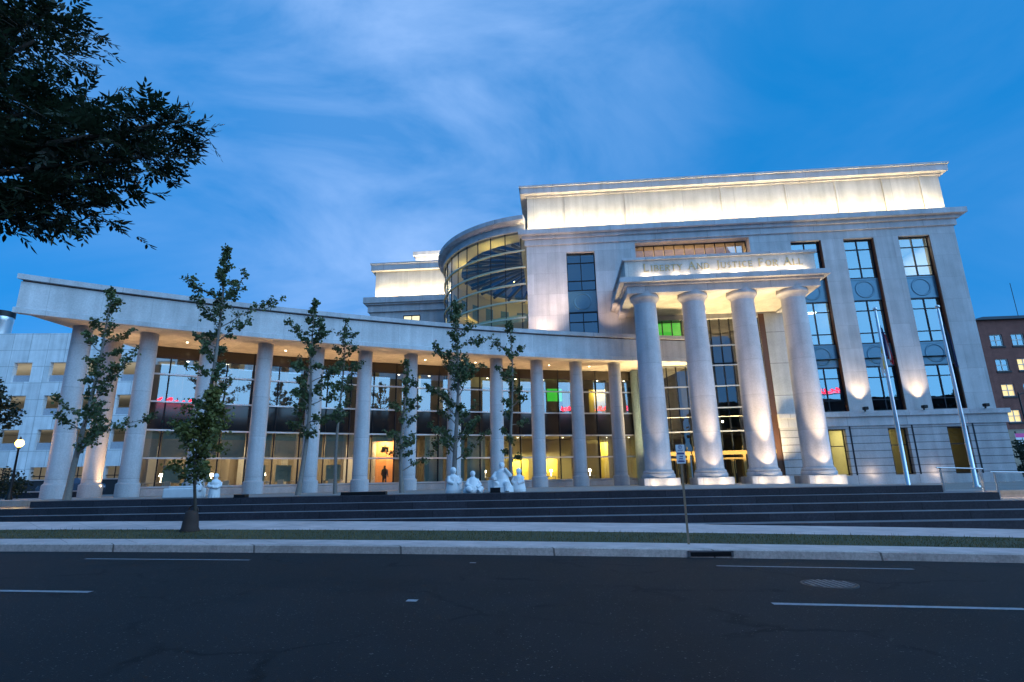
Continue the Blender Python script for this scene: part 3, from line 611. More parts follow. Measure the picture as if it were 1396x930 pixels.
# left upper block and the penthouse behind
for x0, x1, y0, y1, zz in ((-27.9, -17.5, 15.8, 30, 0),):
    b = MB(); b.box(x0, x1, y0, y1, 10.0, 21.2); b.build('rear_block_wall', 'wall', CH)
    e = MB(); e.box(x0 - .25, x1 + .25, y0 - .25, y1, 21.2, 22.0).box(x0 - .5, x1 + .5, y0 - .5, y1, 22.0, 22.2).box(x0 - .7, x1 + .7, y0 - .7, y1, 22.2, 22.9); e.build('rear_block_cornice', 'trim', CH)
    a_ = MB(); a_.box(x0 + .35, x1 + 3, y0 + .4, y1, 22.9, 26.45); a_.build('rear_block_attic', 'attic', CH)
    c_ = MB(); c_.box(x0 - .1, x1 + 3, y0 - .1, y1, 26.45, 27.2).box(x0 - .22, x1 + 3, y0 - .22, y1, 27.2, 27.38); c_.build('rear_block_attic_cornice', 'trim', CH)
    o = MB(); o.box(-23.9, -21.9, y0 - .04, y0 + .1, 17.5, 20.7); o = o.build('rear_window', 'mull', CH)
    p = MB()
    for q in range(2): p.box(-23.8 + q * .97, -22.95 + q * .97, y0 - .07, y0 - .045, 17.6, 20.55)
    p.build('lit_pane', emit('lit_window_pane', (1, .80, .42), 1.1), o)
    for i in range(4): flit(x0 + 1.5 + 2.6 * i, -y0 + .15, 22.98, (0, .25, 1), 2.2, .1, 85, (1, .78, .42), 150); point(fc(x0 + 1.8 + 2.6 * i, -y0 - .0 + .02, 23.1), 14, (1, .76, .40), .05)
ph = MB(); ph.box(-25.6, -16, 27, 38, 27, 33.0).box(-25.9, -16, 26.7, 38, 33.0, 33.55); ph.build('penthouse', 'attic', CH)
flit(-22.5, -26.0, 28.2, (0, .5, 1), 5, .3, 900, (1, .8, .55), 140)

# ------------------------------------------------------------------ glass rotunda
RC = Vector((3.69, 55.57, 0)); RR = 10.6
RO = thing('glass_rotunda', 'tall round glass rotunda lit from inside beside the floodlit attic', 'rotunda', RC)
def rang():                                                 # arc of the drum that stands clear of the main block
    return [R(a) for a in range(-98, -13 + 1, 1)]
def rp(a, r): return Vector((r * sin(a), -r * cos(a), 0))
AN = rang()
def ring(prof, m, name, an=AN): 
    b = MB(); b.ribbon([(lambda o, z, a=a: (rp(a, RR + o).x, rp(a, RR + o).y, z)) for a in an], prof); return b.build(name, m, RO)
ring([(-.35, 23.05), (.25, 23.05), (.25, 23.25), (.1, 23.3), (.1, 23.75), (.45, 23.8), (.75, 23.95), (.75, 24.35), (.55, 24.45), (-.35, 24.45)], 'trim', 'roof_cornice')
b = MB(); n = len(AN)
b.add([(*rp(a, RR + .4).xy, 24.46) for a in AN] + [(*rp(a, RR - 2).xy, 25.1) for a in AN], [(i, i + 1, n + i + 1, n + i) for i in range(n - 1)], True); b.build('roof_rim', plain('roof_zinc', (.12, .2, .28), .35, .6), RO)
b = MB(); b.add([(*rp(a, RR).xy, 10.5) for a in AN] + [(*rp(a, RR).xy, 23.05) for a in AN], [(i, i + 1, n + i + 1, n + i) for i in range(n - 1)], True); b.build('curved_pane', 'glassc', RO, recalc=False)
for z in (21.26, 19.72, 18.16, 16.63, 15.12, 13.6): ring([(-.06, z - .07), (.12, z - .07), (.12, z + .07), (-.06, z + .07)], plain('ring_transom', (.60, .52, .36), .4, .3), 'ring_transom')
for a in range(-95, -12, 8):
    m_ = MB(); p = rp(R(a), RR); m_.tube([(p.x, p.y, 10.5), (p.x, p.y, 23.05)], .05, 6); m_.build('mullion', 'mull', RO)
# inside: ceiling ring, skylight with ribs, far wall and balcony
FULL = [R(a) for a in range(-180, 181, 3)]
def ann(r0_, r1_, z, name, m, z1=None, an=FULL):
    n = len(an); b = MB(); b.add([(*rp(a, r0_).xy, z) for a in an] + [(*rp(a, r1_).xy, z if z1 is None else z1) for a in an], [(i, i + 1, n + i + 1, n + i) for i in range(n - 1)], True); return b.build(name, m, RO)
HALF = [R(a) for a in range(-13, 0)] + [R(a) for a in range(0, 1)]
IN = [R(a) for a in range(-205, -12, 3)]
CEI = plain('rotunda_ceiling', (.62, .56, .40), .8, 0, .05)
ann(RR - .1, RR - 1.7, 22.95, 'ceiling_ring', CEI, None, IN)
ann(RR - 1.7, .6, 22.97, 'skylight', 'dome', 24.6, IN)
for k in range(0, 15):
    a = R(-205 + 13 * k); p = rp(a, RR - 1.7); q = rp(a, .6); m_ = MB(); m_.tube([(p.x, p.y, 22.75), (q.x, q.y, 24.3)], .16, 6); m_.build('skylight_rib', 'rib', RO)
ann(RR - 1.75, RR - 1.75, 22.95, 'skylight_curb', CEI, 23.3, IN)
FAR = [R(a) for a in range(-205, -96, 2)]
nf = len(FAR); b = MB()
for z0, z1, ro in ((10.5, 15.4, -.3), (15.4, 16.2, -.32), (18.6, 19.4, -.32), (21.8, 22.95, -.3)):
    b.add([(*rp(a, RR + ro).xy, z0) for a in FAR] + [(*rp(a, RR + ro).xy, z1) for a in FAR], [(i, i + 1, nf + i + 1, nf + i) for i in range(nf - 1)])
for z0, z1 in ((16.2, 18.6), (19.4, 21.8)):
    b.add([(*rp(a, RR - .3).xy, z0) for a in FAR] + [(*rp(a, RR - .3).xy, z1) for a in FAR], [(i, i + 1, nf + i + 1, nf + i) for i in range(nf - 1) if i % 6 > 2])
b.build('inner_wall', plain('rotunda_wall', (.42, .42, .40), .8, 0, .06), RO, recalc=False)
for z0, z1 in ((16.2, 18.6), (19.4, 21.8)):
    b = MB(); b.add([(*rp(a, RR - .28).xy, z0) for a in FAR] + [(*rp(a, RR - .28).xy, z1) for a in FAR], [(i, i + 1, nf + i + 1, nf + i) for i in range(nf - 1) if i % 6 <= 2]); b.build('inner_window', plain('rotunda_inner_glass', (.10, .2, .32), .2), RO, recalc=False)
YW = plain('balcony_plaster', (.70, .60, .34), .8, 0, .06)
b = MB()
b.ribbon([(lambda o, z, a=a: (rp(a, o).x, rp(a, o).y, z)) for a in IN], [(RR - 2.6, 14.9), (RR - .4, 14.9), (RR - .4, 15.5), (RR - 2.5, 15.5), (RR - 2.5, 16.2), (RR - 2.6, 16.2)]); b.build('balcony_ring', YW, RO)
b = MB(); b.ribbon([(lambda o, z, a=a: (rp(a, o).x, rp(a, o).y, z)) for a in FAR], [(RR - 2.2, 18.7), (RR - .4, 18.7), (RR - .4, 19.0), (RR - 2.2, 19.0)]); b.build('upper_balcony', YW, RO)
for (a, r, z, p) in ((-60, 7.6, 14.2, 60), (-100, 7, 17.9, 60), (-140, 7, 14.2, 60), (-170, 7.5, 17.6, 50), (-35, 8.8, 21.8, 45), (-70, 8.8, 21.8, 45), (-160, 8.0, 21.2, 25)):
    q = rp(R(a), r); point((RC.x + q.x, RC.y + q.y, z), p * 3, YEL, .12)

# ------------------------------------------------------------------ colonnade wing
CW = thing('colonnade_building', 'low curved wing with round granite columns and a tall glass wall', 'building', (arc(5).x, arc(5).y, 0))
CO = CW.location.copy()
KL, KR = -1.2, 12.1
def kk(a, b, n=60): return [a + (b - a) * i / n for i in range(n + 1)]
def cwp(k, o, z): p = arc(k, o, z); return (p.x - CO.x, p.y - CO.y, z)
def sweep(ks, prof, name, m, closed=True):
    b = MB(); b.ribbon([(lambda o, z, k=k: cwp(k, o, z)) for k in ks], prof, closed); return b.build(name, m, CW)
SZ = 10.55
# end of the roof is cut: tip at (-25.7,27.2), back to (-24.7,34.6)
def kcut(off):                                              # k where the end edge meets a given offset
    lo, hi = -3.0, 2.0
    for _ in range(40):
        mid = (lo + hi) / 2; p = arc(mid, off); ex = -25.4 + (p.y - 27.04) * .10
        if p.x < ex: lo = mid
        else: hi = mid
    return lo
def sweep_cut(prof, name, m, kr=KR):
    b = MB(); b.ribbon([(lambda o, z, t=t: cwp(kcut(o) * (1 - t) + kr * t, o + (.75 * max(0, t - .45) / .55 if o < 0 else 0), z)) for t in [i / 70 for i in range(71)]], prof); return b.build(name, m, CW)
sweep_cut([(-2.0, SZ - .02), (7, SZ - .02), (7, SZ + .12), (-2.0, SZ + .12)], 'soffit', 'soffit')
sweep_cut([(-2.22, SZ - .12), (-1.9, SZ - .12), (-1.9, SZ + .30), (-2.22, SZ + .15)], 'fascia_lip', 'fascia')
sweep_cut([(-2.1, SZ + .14), (7, SZ + .14), (7, 12.15), (-2.1, 12.15)], 'fascia', 'fascia')
sweep_cut([(-2.04, 12.15), (7, 12.15), (7, 12.22), (-2.04, 12.22)], 'fascia_reveal', 'copper')
sweep_cut([(-2.3, 12.22), (7, 12.22), (7, 12.50), (-2.3, 12.50)], 'roof_coping', 'trim')
# columns
cm = MB(); cm.lathe([(.50, 1.95), (.50, 4), (.495, 7), (.475, SZ - .1)], 36); sh0 = None
bm_ = MB(); bm_.lathe([(.60, .9), (.60, 1.84), (.585, 1.87), (.52, 1.92), (.50, 1.96)], 36)
ca_ = MB(); ca_.lathe([(.475, SZ - .1), (.50, SZ - .09), (.50, SZ - .02)], 36)
def colonnade_column(x, y):
    global sh0
    t = bpy.data.objects.new('column', None); COL.objects.link(t); t.parent = CW; t.location = (x - CO.x, y - CO.y, 0); t.empty_display_size = .3
    if sh0 is None:
        sh0 = t; cm.build('column_shaft', 'column', t); bm_.build('column_base', 'trim', t); ca_.build('column_cap', 'trim', t)
    else:
        for c in children(sh0): c2 = c.copy(); COL.objects.link(c2); c2.parent = t
for k in range(-1, 11): p = arc(k); colonnade_column(p.x, p.y)
colonnade_column(-24.75, 33.3)
# glass wall
GO = 3.2; G0, G1 = -.15, 11.55
gk = kk(G0, G1, 47)
b = MB(); n = len(gk)
for z0, z1 in ((1.62, 5.15), (6.95, 10.5)):
    b.add([cwp(k, GO, z0) for k in gk] + [cwp(k, GO, z1) for k in gk], [(i, i + 1, n + i + 1, n + i) for i in range(n - 1)])
p0 = arc(G0, GO); p1 = arc(G0, GO + 9)
for z0, z1 in ((1.62, 5.15), (6.95, 10.5)): b.add([cwp(G0, GO, z0), cwp(G0, GO + 9, z0), cwp(G0, GO + 9, z1), cwp(G0, GO, z1)], [(0, 1, 2, 3)])
b.build('glass_wall', 'glass', CW, recalc=False)
sweep(gk, [(GO - .02, 5.15), (GO + .1, 5.15), (GO + .1, 6.95), (GO - .02, 6.95)], 'spandrel_band', 'spanglass')
sweep(gk, [(GO - .45, .9), (GO + .3, .9), (GO + .3, 1.62), (GO - .1, 1.62), (GO - .1, 1.55), (GO - .45, 1.52)], 'glass_wall_plinth', 'trim')
sweep(gk, [(GO - .1, 9.75), (GO - .03, 9.75), (GO - .03, SZ - .03), (GO - .1, SZ - .03)], 'header_band', plain('header_bronze_glass', (.05, .042, .034), .2, 0, .1))
for z in (1.66, 3.42, 5.15, 6.95, 8.72): sweep(gk, [(GO - .16, z - .05), (GO - .03, z - .05), (GO - .03, z + .05), (GO - .16, z + .05)], 'transom', 'alu')
k = G0
i = 0
while k < G1 + .01:
    p = cwp(k, GO - .06, 0); m_ = MB(); m_.tube([(p[0], p[1], 1.62), (p[0], p[1], SZ)], .045 if i % 2 else .06, 6, False); m_.build('mullion', 'mull', CW); k += .4995; i += 1
# return of the glass towards the portico
q0 = arc(G1, GO); q1 = fc(1.0, -.3, 0)
b = MB(); b.add([(q0.x - CO.x, q0.y - CO.y, FZ), (q1.x - CO.x, q1.y - CO.y, FZ), (q1.x - CO.x, q1.y - CO.y, SZ), (q0.x - CO.x, q0.y - CO.y, SZ)], [(0, 1, 2, 3)]); b.build('return_pane', 'glass', CW, recalc=False)
for z in (3.42, 5.15, 6.95, 8.72):
    b = MB(); b.tube([(q0.x - CO.x, q0.y - CO.y - .05, z), (q1.x - CO.x, q1.y - CO.y - .05, z)], .05, 6); b.build('return_transom', 'alu', CW)
for t in (0, .5):
    q = q0.lerp(q1, t); b = MB(); b.tube([(q.x - CO.x, q.y - CO.y - .05, FZ), (q.x - CO.x, q.y - CO.y - .05, SZ)], .05, 6); b.build('return_mullion', 'mull', CW)
# interior
sweep(kk(G0 + .05, 11.5, 30), [(GO + .12, 5.3), (12.5, 5.3), (12.5, 6.9), (GO + .12, 6.9)], 'floor_slab', 'inwall')
sweep(kk(G0 + .05, 11.5, 30), [(GO + .35, .95), (12.5, .95), (12.5, FZ + .05), (GO + .35, FZ + .05)], 'ground_floor', 'inwall')
sweep(kk(G0 + .05, 11.5, 30), [(12.5, 1), (12.7, 1), (12.7, SZ), (12.5, SZ)], 'back_wall', 'indark')
sweep(kk(4.9, 11.5, 20), [(9.2, FZ + .06), (9.35, FZ + .06), (9.35, 5.25), (9.2, 5.25)], 'hall_wall', 'inwall')
sweep(kk(G0 + .1, 4.6, 14), [(7.4, FZ + .06), (7.55, FZ + .06), (7.55, 5.25), (7.4, 5.25)], 'office_wall', 'inwall')
sweep(kk(G0 + .1, 6.5, 14), [(9.5, 7.0), (9.7, 7.0), (9.7, SZ - .05), (9.5, SZ - .05)], 'gallery_wall', 'indark')
for k0, k1, o0, z1, m in ((7.55, 7.75, 8.4, 4.9, 'inyellow'), (8.0, 8.5, 8.9, 3.5, 'inyellow'), (8.72, 9.28, 8.9, 3.5, 'inyellow'), (10.35, 10.72, 7.6, 4.9, 'inyellow'), (4.55, 5.0, 6.2, 4.9, 'inorange'), (9.1, 9.7, 6.5, 0, 'inyellow')):
    if z1: sweep(kk(k0, k1, 4), [(o0, FZ + .06), (o0 + .12, FZ + .06), (o0 + .12, z1), (o0, z1)], 'lit_wall_panel', m)
sweep(kk(10.05, 10.55, 4), [(7, 7.0), (7.12, 7.0), (7.12, 9.6), (7, 9.6)], 'lit_wall_panel', 'inyellow')
sweep(kk(8.82, 9.22, 4), [(6, 8.35), (6.1, 8.35), (6.1, 9.45), (6, 9.45)], 'green_light_panel', 'greenlamp')
for k, o in [(j * 1.0 + .5, 6.3) for j in range(0, 11)]:
    p = cwp(k, o, 0); m_ = MB(); m_.lathe([(.28, FZ + .06), (.28, 5.28)], 18, p[:2]); m_.lathe([(.28, 6.95), (.28, SZ - .03)], 18, p[:2]); m_.build('interior_column', 'inwall', CW)
def up_(k, o, z, d, sx, sy, p, c, sp=180): return area(arc(k, o, z), d, sx, sy, p * (2 if o > 3 else 1), c, sp)
for k, p, c in ((.7, 95, WARM), (2, 95, WARM), (3.2, 80, WARM), (4.1, 60, WARM), (6, 18, WARM2), (7.3, 26, YEL), (9.9, 30, YEL)): up_(k, 5.2, 5.2, (0, 0, -1), 2.4, 1.5, p, c)
for k in (4.78,): up_(k, 5.5, 4.9, (0, .3, -1), .9, .9, 130, WARM)
for k in (8.25, 9.0): up_(k, 8.2, 3.6, (0, .55, -1), 1.3, .3, 75, YEL)
up_(7.65, 7.9, 4.8, (0, .5, -1), .5, .3, 30, YEL); up_(10.55, 6.9, 4.9, (0, .5, -1), .9, .3, 75, YEL); up_(10.3, 6.4, 9.5, (0, .4, -1), 1, .3, 26, YEL)
for k, c, p in ((5.5, WARM2, 22), (8.8, WARM2, 12), (1, WARM2, 8)): up_(k, 7, 10.2, (0, 0, -1), 2.5, 2, p, c)
up_(5.4, 4.6, 8.2, (0, .3, 1), .7, .5, 25, (.9, .85, .2)); 
for k, o in [(j * .75 + .4, q) for j in range(15) for q in (5.0, 7.5)]:
    p = cwp(k + (.2 if o > 6 else 0), o, 0); MB().lathe([(.09, SZ - .05), (.09, SZ - .035)], 10, p[:2]).build('gallery_downlight', 'dotlamp', CW)
for k, o in [(j * .6 + 6.9, q) for j in range(8) for q in (5.2, 7.2)]:
    p = cwp(k, o, 0); MB().lathe([(.08, 5.27), (.08, 5.285)], 10, p[:2]).build('hall_downlight', 'dotlamp', CW)
for k in (.35, 1.2, 2.15, 2.9, 3.6, 6.95, 7.35, 8.6, 9.6):
    p = cwp(k, GO + 1.1, 0); MB().bbox(p[0] - .7, p[0] + .7, p[1] - .35, p[1] + .35, 1.9, 1.96, .01).box(p[0] - .65, p[0] - .6, p[1] - .3, p[1] + .3, FZ + .06, 1.9).box(p[0] + .6, p[0] + .65, p[1] - .3, p[1] + .3, FZ + .06, 1.9).build('desk', 'inwhite', CW)
    MB().lathe([(.05, 1.97), (.02, 2.0), (.02, 2.3), (.14, 2.32), (.09, 2.5)], 10, (p[0] + .3, p[1])).build('desk_lamp', 'dotlamp', CW)
for k0, k1, z1 in ((.15, .32, 4.4), (1.75, 1.9, 4.4), (2.55, 2.72, 4.4), (3.9, 4.1, 4.6)): sweep(kk(k0, k1, 2), [(6.9, FZ + .06), (7.0, FZ + .06), (7.0, z1), (6.9, z1)], 'door_leaf', 'inwhite')
for k0, k1 in ((1.0, 1.5), (3.1, 3.5), (6.2, 6.6), (9.5, 9.9)): sweep(kk(k0, k1, 2), [(8.9, 7.0), (9.0, 7.0), (9.0, 9.6), (8.9, 9.6)], 'gallery_panel', 'inwhite')
# shades
for i in range(0, 11):
    k0 = G0 + .03 + .4995 * i; k1 = k0 + .44
    if i not in (9,): sweep(kk(k0, k1, 3), [(GO + .16, 3.5 + random.choice([0, .0, .06])), (GO + .19, 3.5), (GO + .19, 4.62), (GO + .16, 4.62)], 'roller_shade', 'shade')
    sweep(kk(k0, k1, 3), [(GO + .2, 4.63), (GO + .23, 4.63), (GO + .23, 5.14), (GO + .2, 5.14)], 'sky_reflection_band', 'teal')  # teal sky reflection above the shades, put in as a coloured band
for k0, k1 in ((5.55, 5.98), (6.05, 6.48), (6.55, 6.98)):
    sweep(kk(k0, k1, 3), [(GO + .2, 1.66), (GO + .23, 1.66), (GO + .23, 5.14), (GO + .2, 5.14)], 'drawn_blind', 'teal')
for i in (1, 2, 4, 5, 6, 7): k0 = G0 + .1 + .4995 * i; sweep(kk(k0, k0 + .3, 2), [(GO + .8, 1.9), (GO + .9, 1.9), (GO + .9, 3.0), (GO + .8, 3.0)], 'partition_screen', 'teal')
for i in range(8):
    k0 = G0 + .2 + .5 * i; p = cwp(k0, GO + .5, 0); m_ = MB(); m_.bbox(p[0] - .2, p[0] + .2, p[1] - .05, p[1] + .05, 1.68, 2.02, .02); m_.build('desk_screen', 'inwhite', CW)
# soffit downlights, added soffit lamps, column uplights
for k in (.6, 2.4, 5.4, 6.6, 8.45, 9.5):
    p = cwp(k, 1.3, 0); m_ = MB(); m_.lathe([(.055, SZ - .035), (.055, SZ - .022)], 14, p[:2]); m_.build('downlight', 'dotlamp', CW)
for k in [x * 1.5 - .3 for x in range(0, 9)]:
    up_(k, 2.2, 1.75, (-.05, -.25, 1), 3.0, .15, 135, (1, .60, .27), 110)  # unseen lamp chain added to warm the soffit, replacing bounced downlight
spot(arc(-.6, 3.4, 1.4), (-24.75, 33.3, 5), 260, WARM2, 80, .8, .1); spot((-29.2, 31.4, 1.5), (-24.75, 33.3, 5.6), 1100, WARM2, 80, .95, .1)
for k in range(0, 11): point(arc(k - .22, .55, 1.4), 1.6, WARM, .05)

# ------------------------------------------------------------------ trees
LEAF = leafmat('young_tree_leaf', (.028, .052, .018), (.11, .145, .05)); LEAF2 = leafmat('maple_leaf', (.035, .06, .012), (.21, .19, .045)); LEAFD = leafmat('dark_ash_leaf', (.010, .020, .010), (.040, .062, .028), .45, .3); LEAFB = leafmat('bush_leaf', (.012, .02, .01), (.04, .055, .025))
def leafquad(b, p, sz, rnd):
    d = Vector((rnd.gauss(0, 1), rnd.gauss(0, 1), rnd.gauss(0, .7) - .25)).normalized(); q = Vector((rnd.gauss(0, 1), rnd.gauss(0, 1), rnd.gauss(0, 1))); q = (q - d * q.dot(d)).normalized()
    nrm = d.cross(q); l = sz * rnd.uniform(.7, 1.3); w_ = l * rnd.uniform(.38, .52)
    m_ = p + d * l * .55 + nrm * l * .08
    b.add([p, m_ + q * w_, p + d * l, m_ - q * w_], [(0, 1, 2, 3)])
def young_tree(label, base, h, prof, seed, nb=46, leaves=3200, lsz=.17, trunk_r=.10, clear=.22, mat=LEAF, bark='bark', lean=(0, 0), rise=.55, name='young_tree', group='young trees planted on the plaza', clump=.13):
    rnd = random.Random(seed); t = thing(name, label, 'tree', base, rnd.uniform(0, .01), group)
    def axis(u): return Vector((lean[0] * u * h + .10 * sin(u * 6 + seed), lean[1] * u * h + .08 * sin(u * 5 + 2 * seed), u * h))
    def rad(u):
        for (a, ra), (c, rc) in zip(prof, prof[1:]):
            if a <= u <= c: return ra + (rc - ra) * (u - a) / (c - a)
        return .1
    tb = MB(); tb.tube([axis(0) - Vector((0, 0, .3))] + [axis(i / 14) for i in range(0, 15)], [trunk_r * 1.5] + [trunk_r * (1.25 if i == 0 else 1) * (1 - .93 * i / 14) + .008 for i in range(15)], 9)
    cb = MB(); per = leaves / nb; wsum = 0
    for j in range(nb):
        u = clear + (1 - clear - .01) * (j + rnd.random() * .9) / nb
        L_ = 1.45 * rad(u) * rnd.choice([.35, .6, .9, 1.1, 1.3]) * rnd.uniform(.85, 1.1)
        if rnd.random() < .12: continue
        a = j * 2.4 + rnd.uniform(-.6, .6); el = rise * rnd.uniform(.3, 1.3) + (.7 if u > .88 else 0)
        p = axis(u); pts = [p]; n = 6; dirv = Vector((cos(a) * cos(el), sin(a) * cos(el), sin(el)))
        for i in range(n):
            dirv = (dirv + Vector((rnd.gauss(0, .16), rnd.gauss(0, .16), rnd.gauss(.05, .14)))).normalized(); pts.append(pts[-1] + dirv * L_ / n)
        r_b = max(.014, trunk_r * .36 * (1 - u * .6)); tb.tube(pts, [r_b * (1 - .8 * i / n) for i in range(n + 1)], 5, False)
        m = int(per * (.35 + L_ / max(.2, max(r for _, r in prof)) * 1.1)); nt_ = max(3, int(L_ * 5.5)); segs = [(pts[k_], pts[k_ + 1]) for k_ in range(2, n)]
        for q in range(nt_):
            x = (.18 + .8 * rnd.random()) * n; i = min(n - 1, int(x)); o_ = pts[i].lerp(pts[i + 1], x - i); ax = (pts[min(n, i + 1)] - pts[i]).normalized()
            sd_ = Vector((rnd.gauss(0, 1), rnd.gauss(0, 1), rnd.gauss(.25, .6))); sd_ = (sd_ - ax * sd_.dot(ax)).normalized(); tl = (.14 + .26 * rnd.random()) * (.6 + .4 * L_) * (1 - .35 * x / n)
            e_ = o_ + (ax * .7 + sd_).normalized() * tl; m2_ = o_.lerp(e_, .5) + Vector((0, 0, rnd.gauss(.0, .03))); tb.tube([o_, m2_, e_], [.009, .006, .003], 4, False); segs += [(o_, m2_), (m2_, e_), (m2_, e_)]
        for q in range(m):
            a_, b_ = rnd.choice(segs); c = a_.lerp(b_, rnd.random()); g_ = clump * .42
            leafquad(cb, c + Vector((rnd.gauss(0, g_), rnd.gauss(0, g_), rnd.gauss(0, g_))), lsz * rnd.choice([.7, .9, 1, 1.15]), rnd)
    for q in range(int(leaves * .07)):
        u = 1 - (rnd.random() ** 1.3) * (1 - clear) * .5; leafquad(cb, axis(u) + Vector((rnd.gauss(0, .09), rnd.gauss(0, .09), 0)), lsz, rnd)
    tb.build('trunk', bark, t, recalc=False); cb.build('crown', mat, t, recalc=False); return t
TB = FZ
PF1 = [(.1, 1.0), (.3, 1.5), (.42, 1.25), (.5, .9), (.62, 1.6), (.72, 1.35), (.8, .8), (.9, .45), (1, .12)]
young_tree('plaza tree in front of the two leftmost columns, lowest boughs lit yellow', (-19.9, 25.6, TB), 9.9, [(.1, 1.5), (.2, 1.9), (.35, 1.75), (.5, 1.3), (.62, 1.0), (.75, 1.15), (.86, .7), (1, .12)], 11, 27, 3300, .14, .13, .16, lean=(.04, 0))
young_tree('tallest slender plaza tree, its spire rising above the curved roof edge', (-13.9, 25.2, TB), 11.9, [(.12, .9), (.3, 1.1), (.45, .9), (.55, .9), (.64, 1.65), (.72, 1.5), (.8, .75), (.9, .35), (1, .1)], 23, 32, 3600, .14, .13, .3)
young_tree('plaza tree whose pointed top overlaps the fascia, left of the thin sparse tree', (-10.15, 27.0, TB), 9.6, [(.12, .7), (.28, 1.3), (.45, 1.1), (.6, .8), (.72, 1.25), (.82, .8), (.9, .45), (1, .1)], 31, 30, 3000, .14, .11, .22, lean=(.022, 0))
young_tree('thinnest sparse plaza tree with a bare pale stem below the fascia', (-9.1, 29.0, TB), 9.1, [(.2, .3), (.4, .35), (.55, .5), (.68, .85), (.82, .65), (1, .1)], 47, 22, 1300, .13, .09, .4)
young_tree('short dark plaza tree standing right before a column, its top under the soffit', (-5.55, 28.0, TB), 6.6, [(.1, 1.5), (.2, 1.7), (.32, .8), (.6, .6), (.85, .4), (1, .1)], 53, 22, 2000, .14, .10, .12, rise=.35)
young_tree('dense dark plaza tree behind the seated white figures with wide low boughs', (-3.0, 29.2, TB), 10.0, [(.1, 2.2), (.18, 2.0), (.3, 1.1), (.5, 1.3), (.62, 1.25), (.72, 1.5), (.82, .95), (.92, .5), (1, .1)], 61, 34, 4800, .14, .13, .14)
young_tree('rightmost plaza tree with spreading upper twigs beside the last white figure', (-.1, 29.6, TB), 8.8, [(.1, .8), (.25, .9), (.45, .6), (.62, .7), (.76, 1.2), (.86, .9), (1, .15)], 79, 22, 1700, .14, .10, .16)
vt = young_tree('small round-headed tree on the grass strip with a brown bag round its stem', (st(-10.35, 15.6).x, st(-10.35, 15.6).y, .15 + grade(-10.35) + .04), 4.0, [(.32, .4), (.42, .62), (.55, .68), (.7, .55), (.85, .35), (1, .1)], 83, 46, 3000, .11, .045, .32, LEAF2, 'barkd', (.03, 0), .6, 'street_tree', None, .17)
vb = vt.location
bg_ = MB(); bg_.lathe([(.25, 0), (.26, .04), (.22, .12), (.20, .32), (.17, .50), (.14, .56), (.08, .58)], 20)
bo = bg_.build('watering_bag', 'bag', None, (vb.x, vb.y, vb.z)); tag(bo, 'dark brown watering bag slumped round the stem of the street tree', 'watering bag')
hp = MB(); hp.tube([(.02 + .14 * cos(R(a)), .02, .55 + .15 * sin(R(a))) for a in range(0, 181, 15)], .025, 6); hp.build('bag_handle', 'bag', bo)
# big ash overhead: trunk stands left of the frame
at_ = thing('ash_tree', 'big dark ash bough hanging into the top left corner of the view', 'tree', (-8.6, 5.2, -.05))
AO = Vector((-8.6, 5.2, -.05))
rnd = random.Random(5)
import numpy as np
def px(x, y, D):
    d = rt * ((x - 698) / 755) - up * ((y - 465) / 755) + fwd; k = D / d.y; return Vector((0, 0, EYE)) + d * k
tb = MB(); tb.tube([(0, 0, -.3), (.05, 0, 0), (.1, .05, 1.5), (.0, .1, 3), (.1, .2, 4.5), (.3, .4, 6.0), (.5, .6, 8)], [.42, .34, .28, .25, .22, .16, .08], 12)
cb = MB()
blobs = [((-40, 40), 95, 75, 6.0), ((-20, 130), 110, 85, 6.0), ((60, 185), 92, 75, 6.2), ((20, 245), 110, 80, 6.0), ((135, 205), 66, 48, 6.2), ((190, 195), 46, 30, 6.2), ((232, 183), 34, 20, 6.2), ((205, 225), 34, 22, 6.2), ((95, 285), 58, 42, 6.1), ((45, 30), 60, 40, 6.0), ((85, 20), 34, 18, 6.1), ((60, 65), 48, 25, 6.0), ((30, 300), 60, 32, 6.0), ((130, 140), 22, 16, 6.2), ((150, 255), 40, 22, 6.2), ((-160, 150), 150, 200, 6.3), ((-120, -70), 140, 90, 6.3), ((255, 175), 16, 12, 6.2)]
hub = Vector((.1, .2, 4.2))
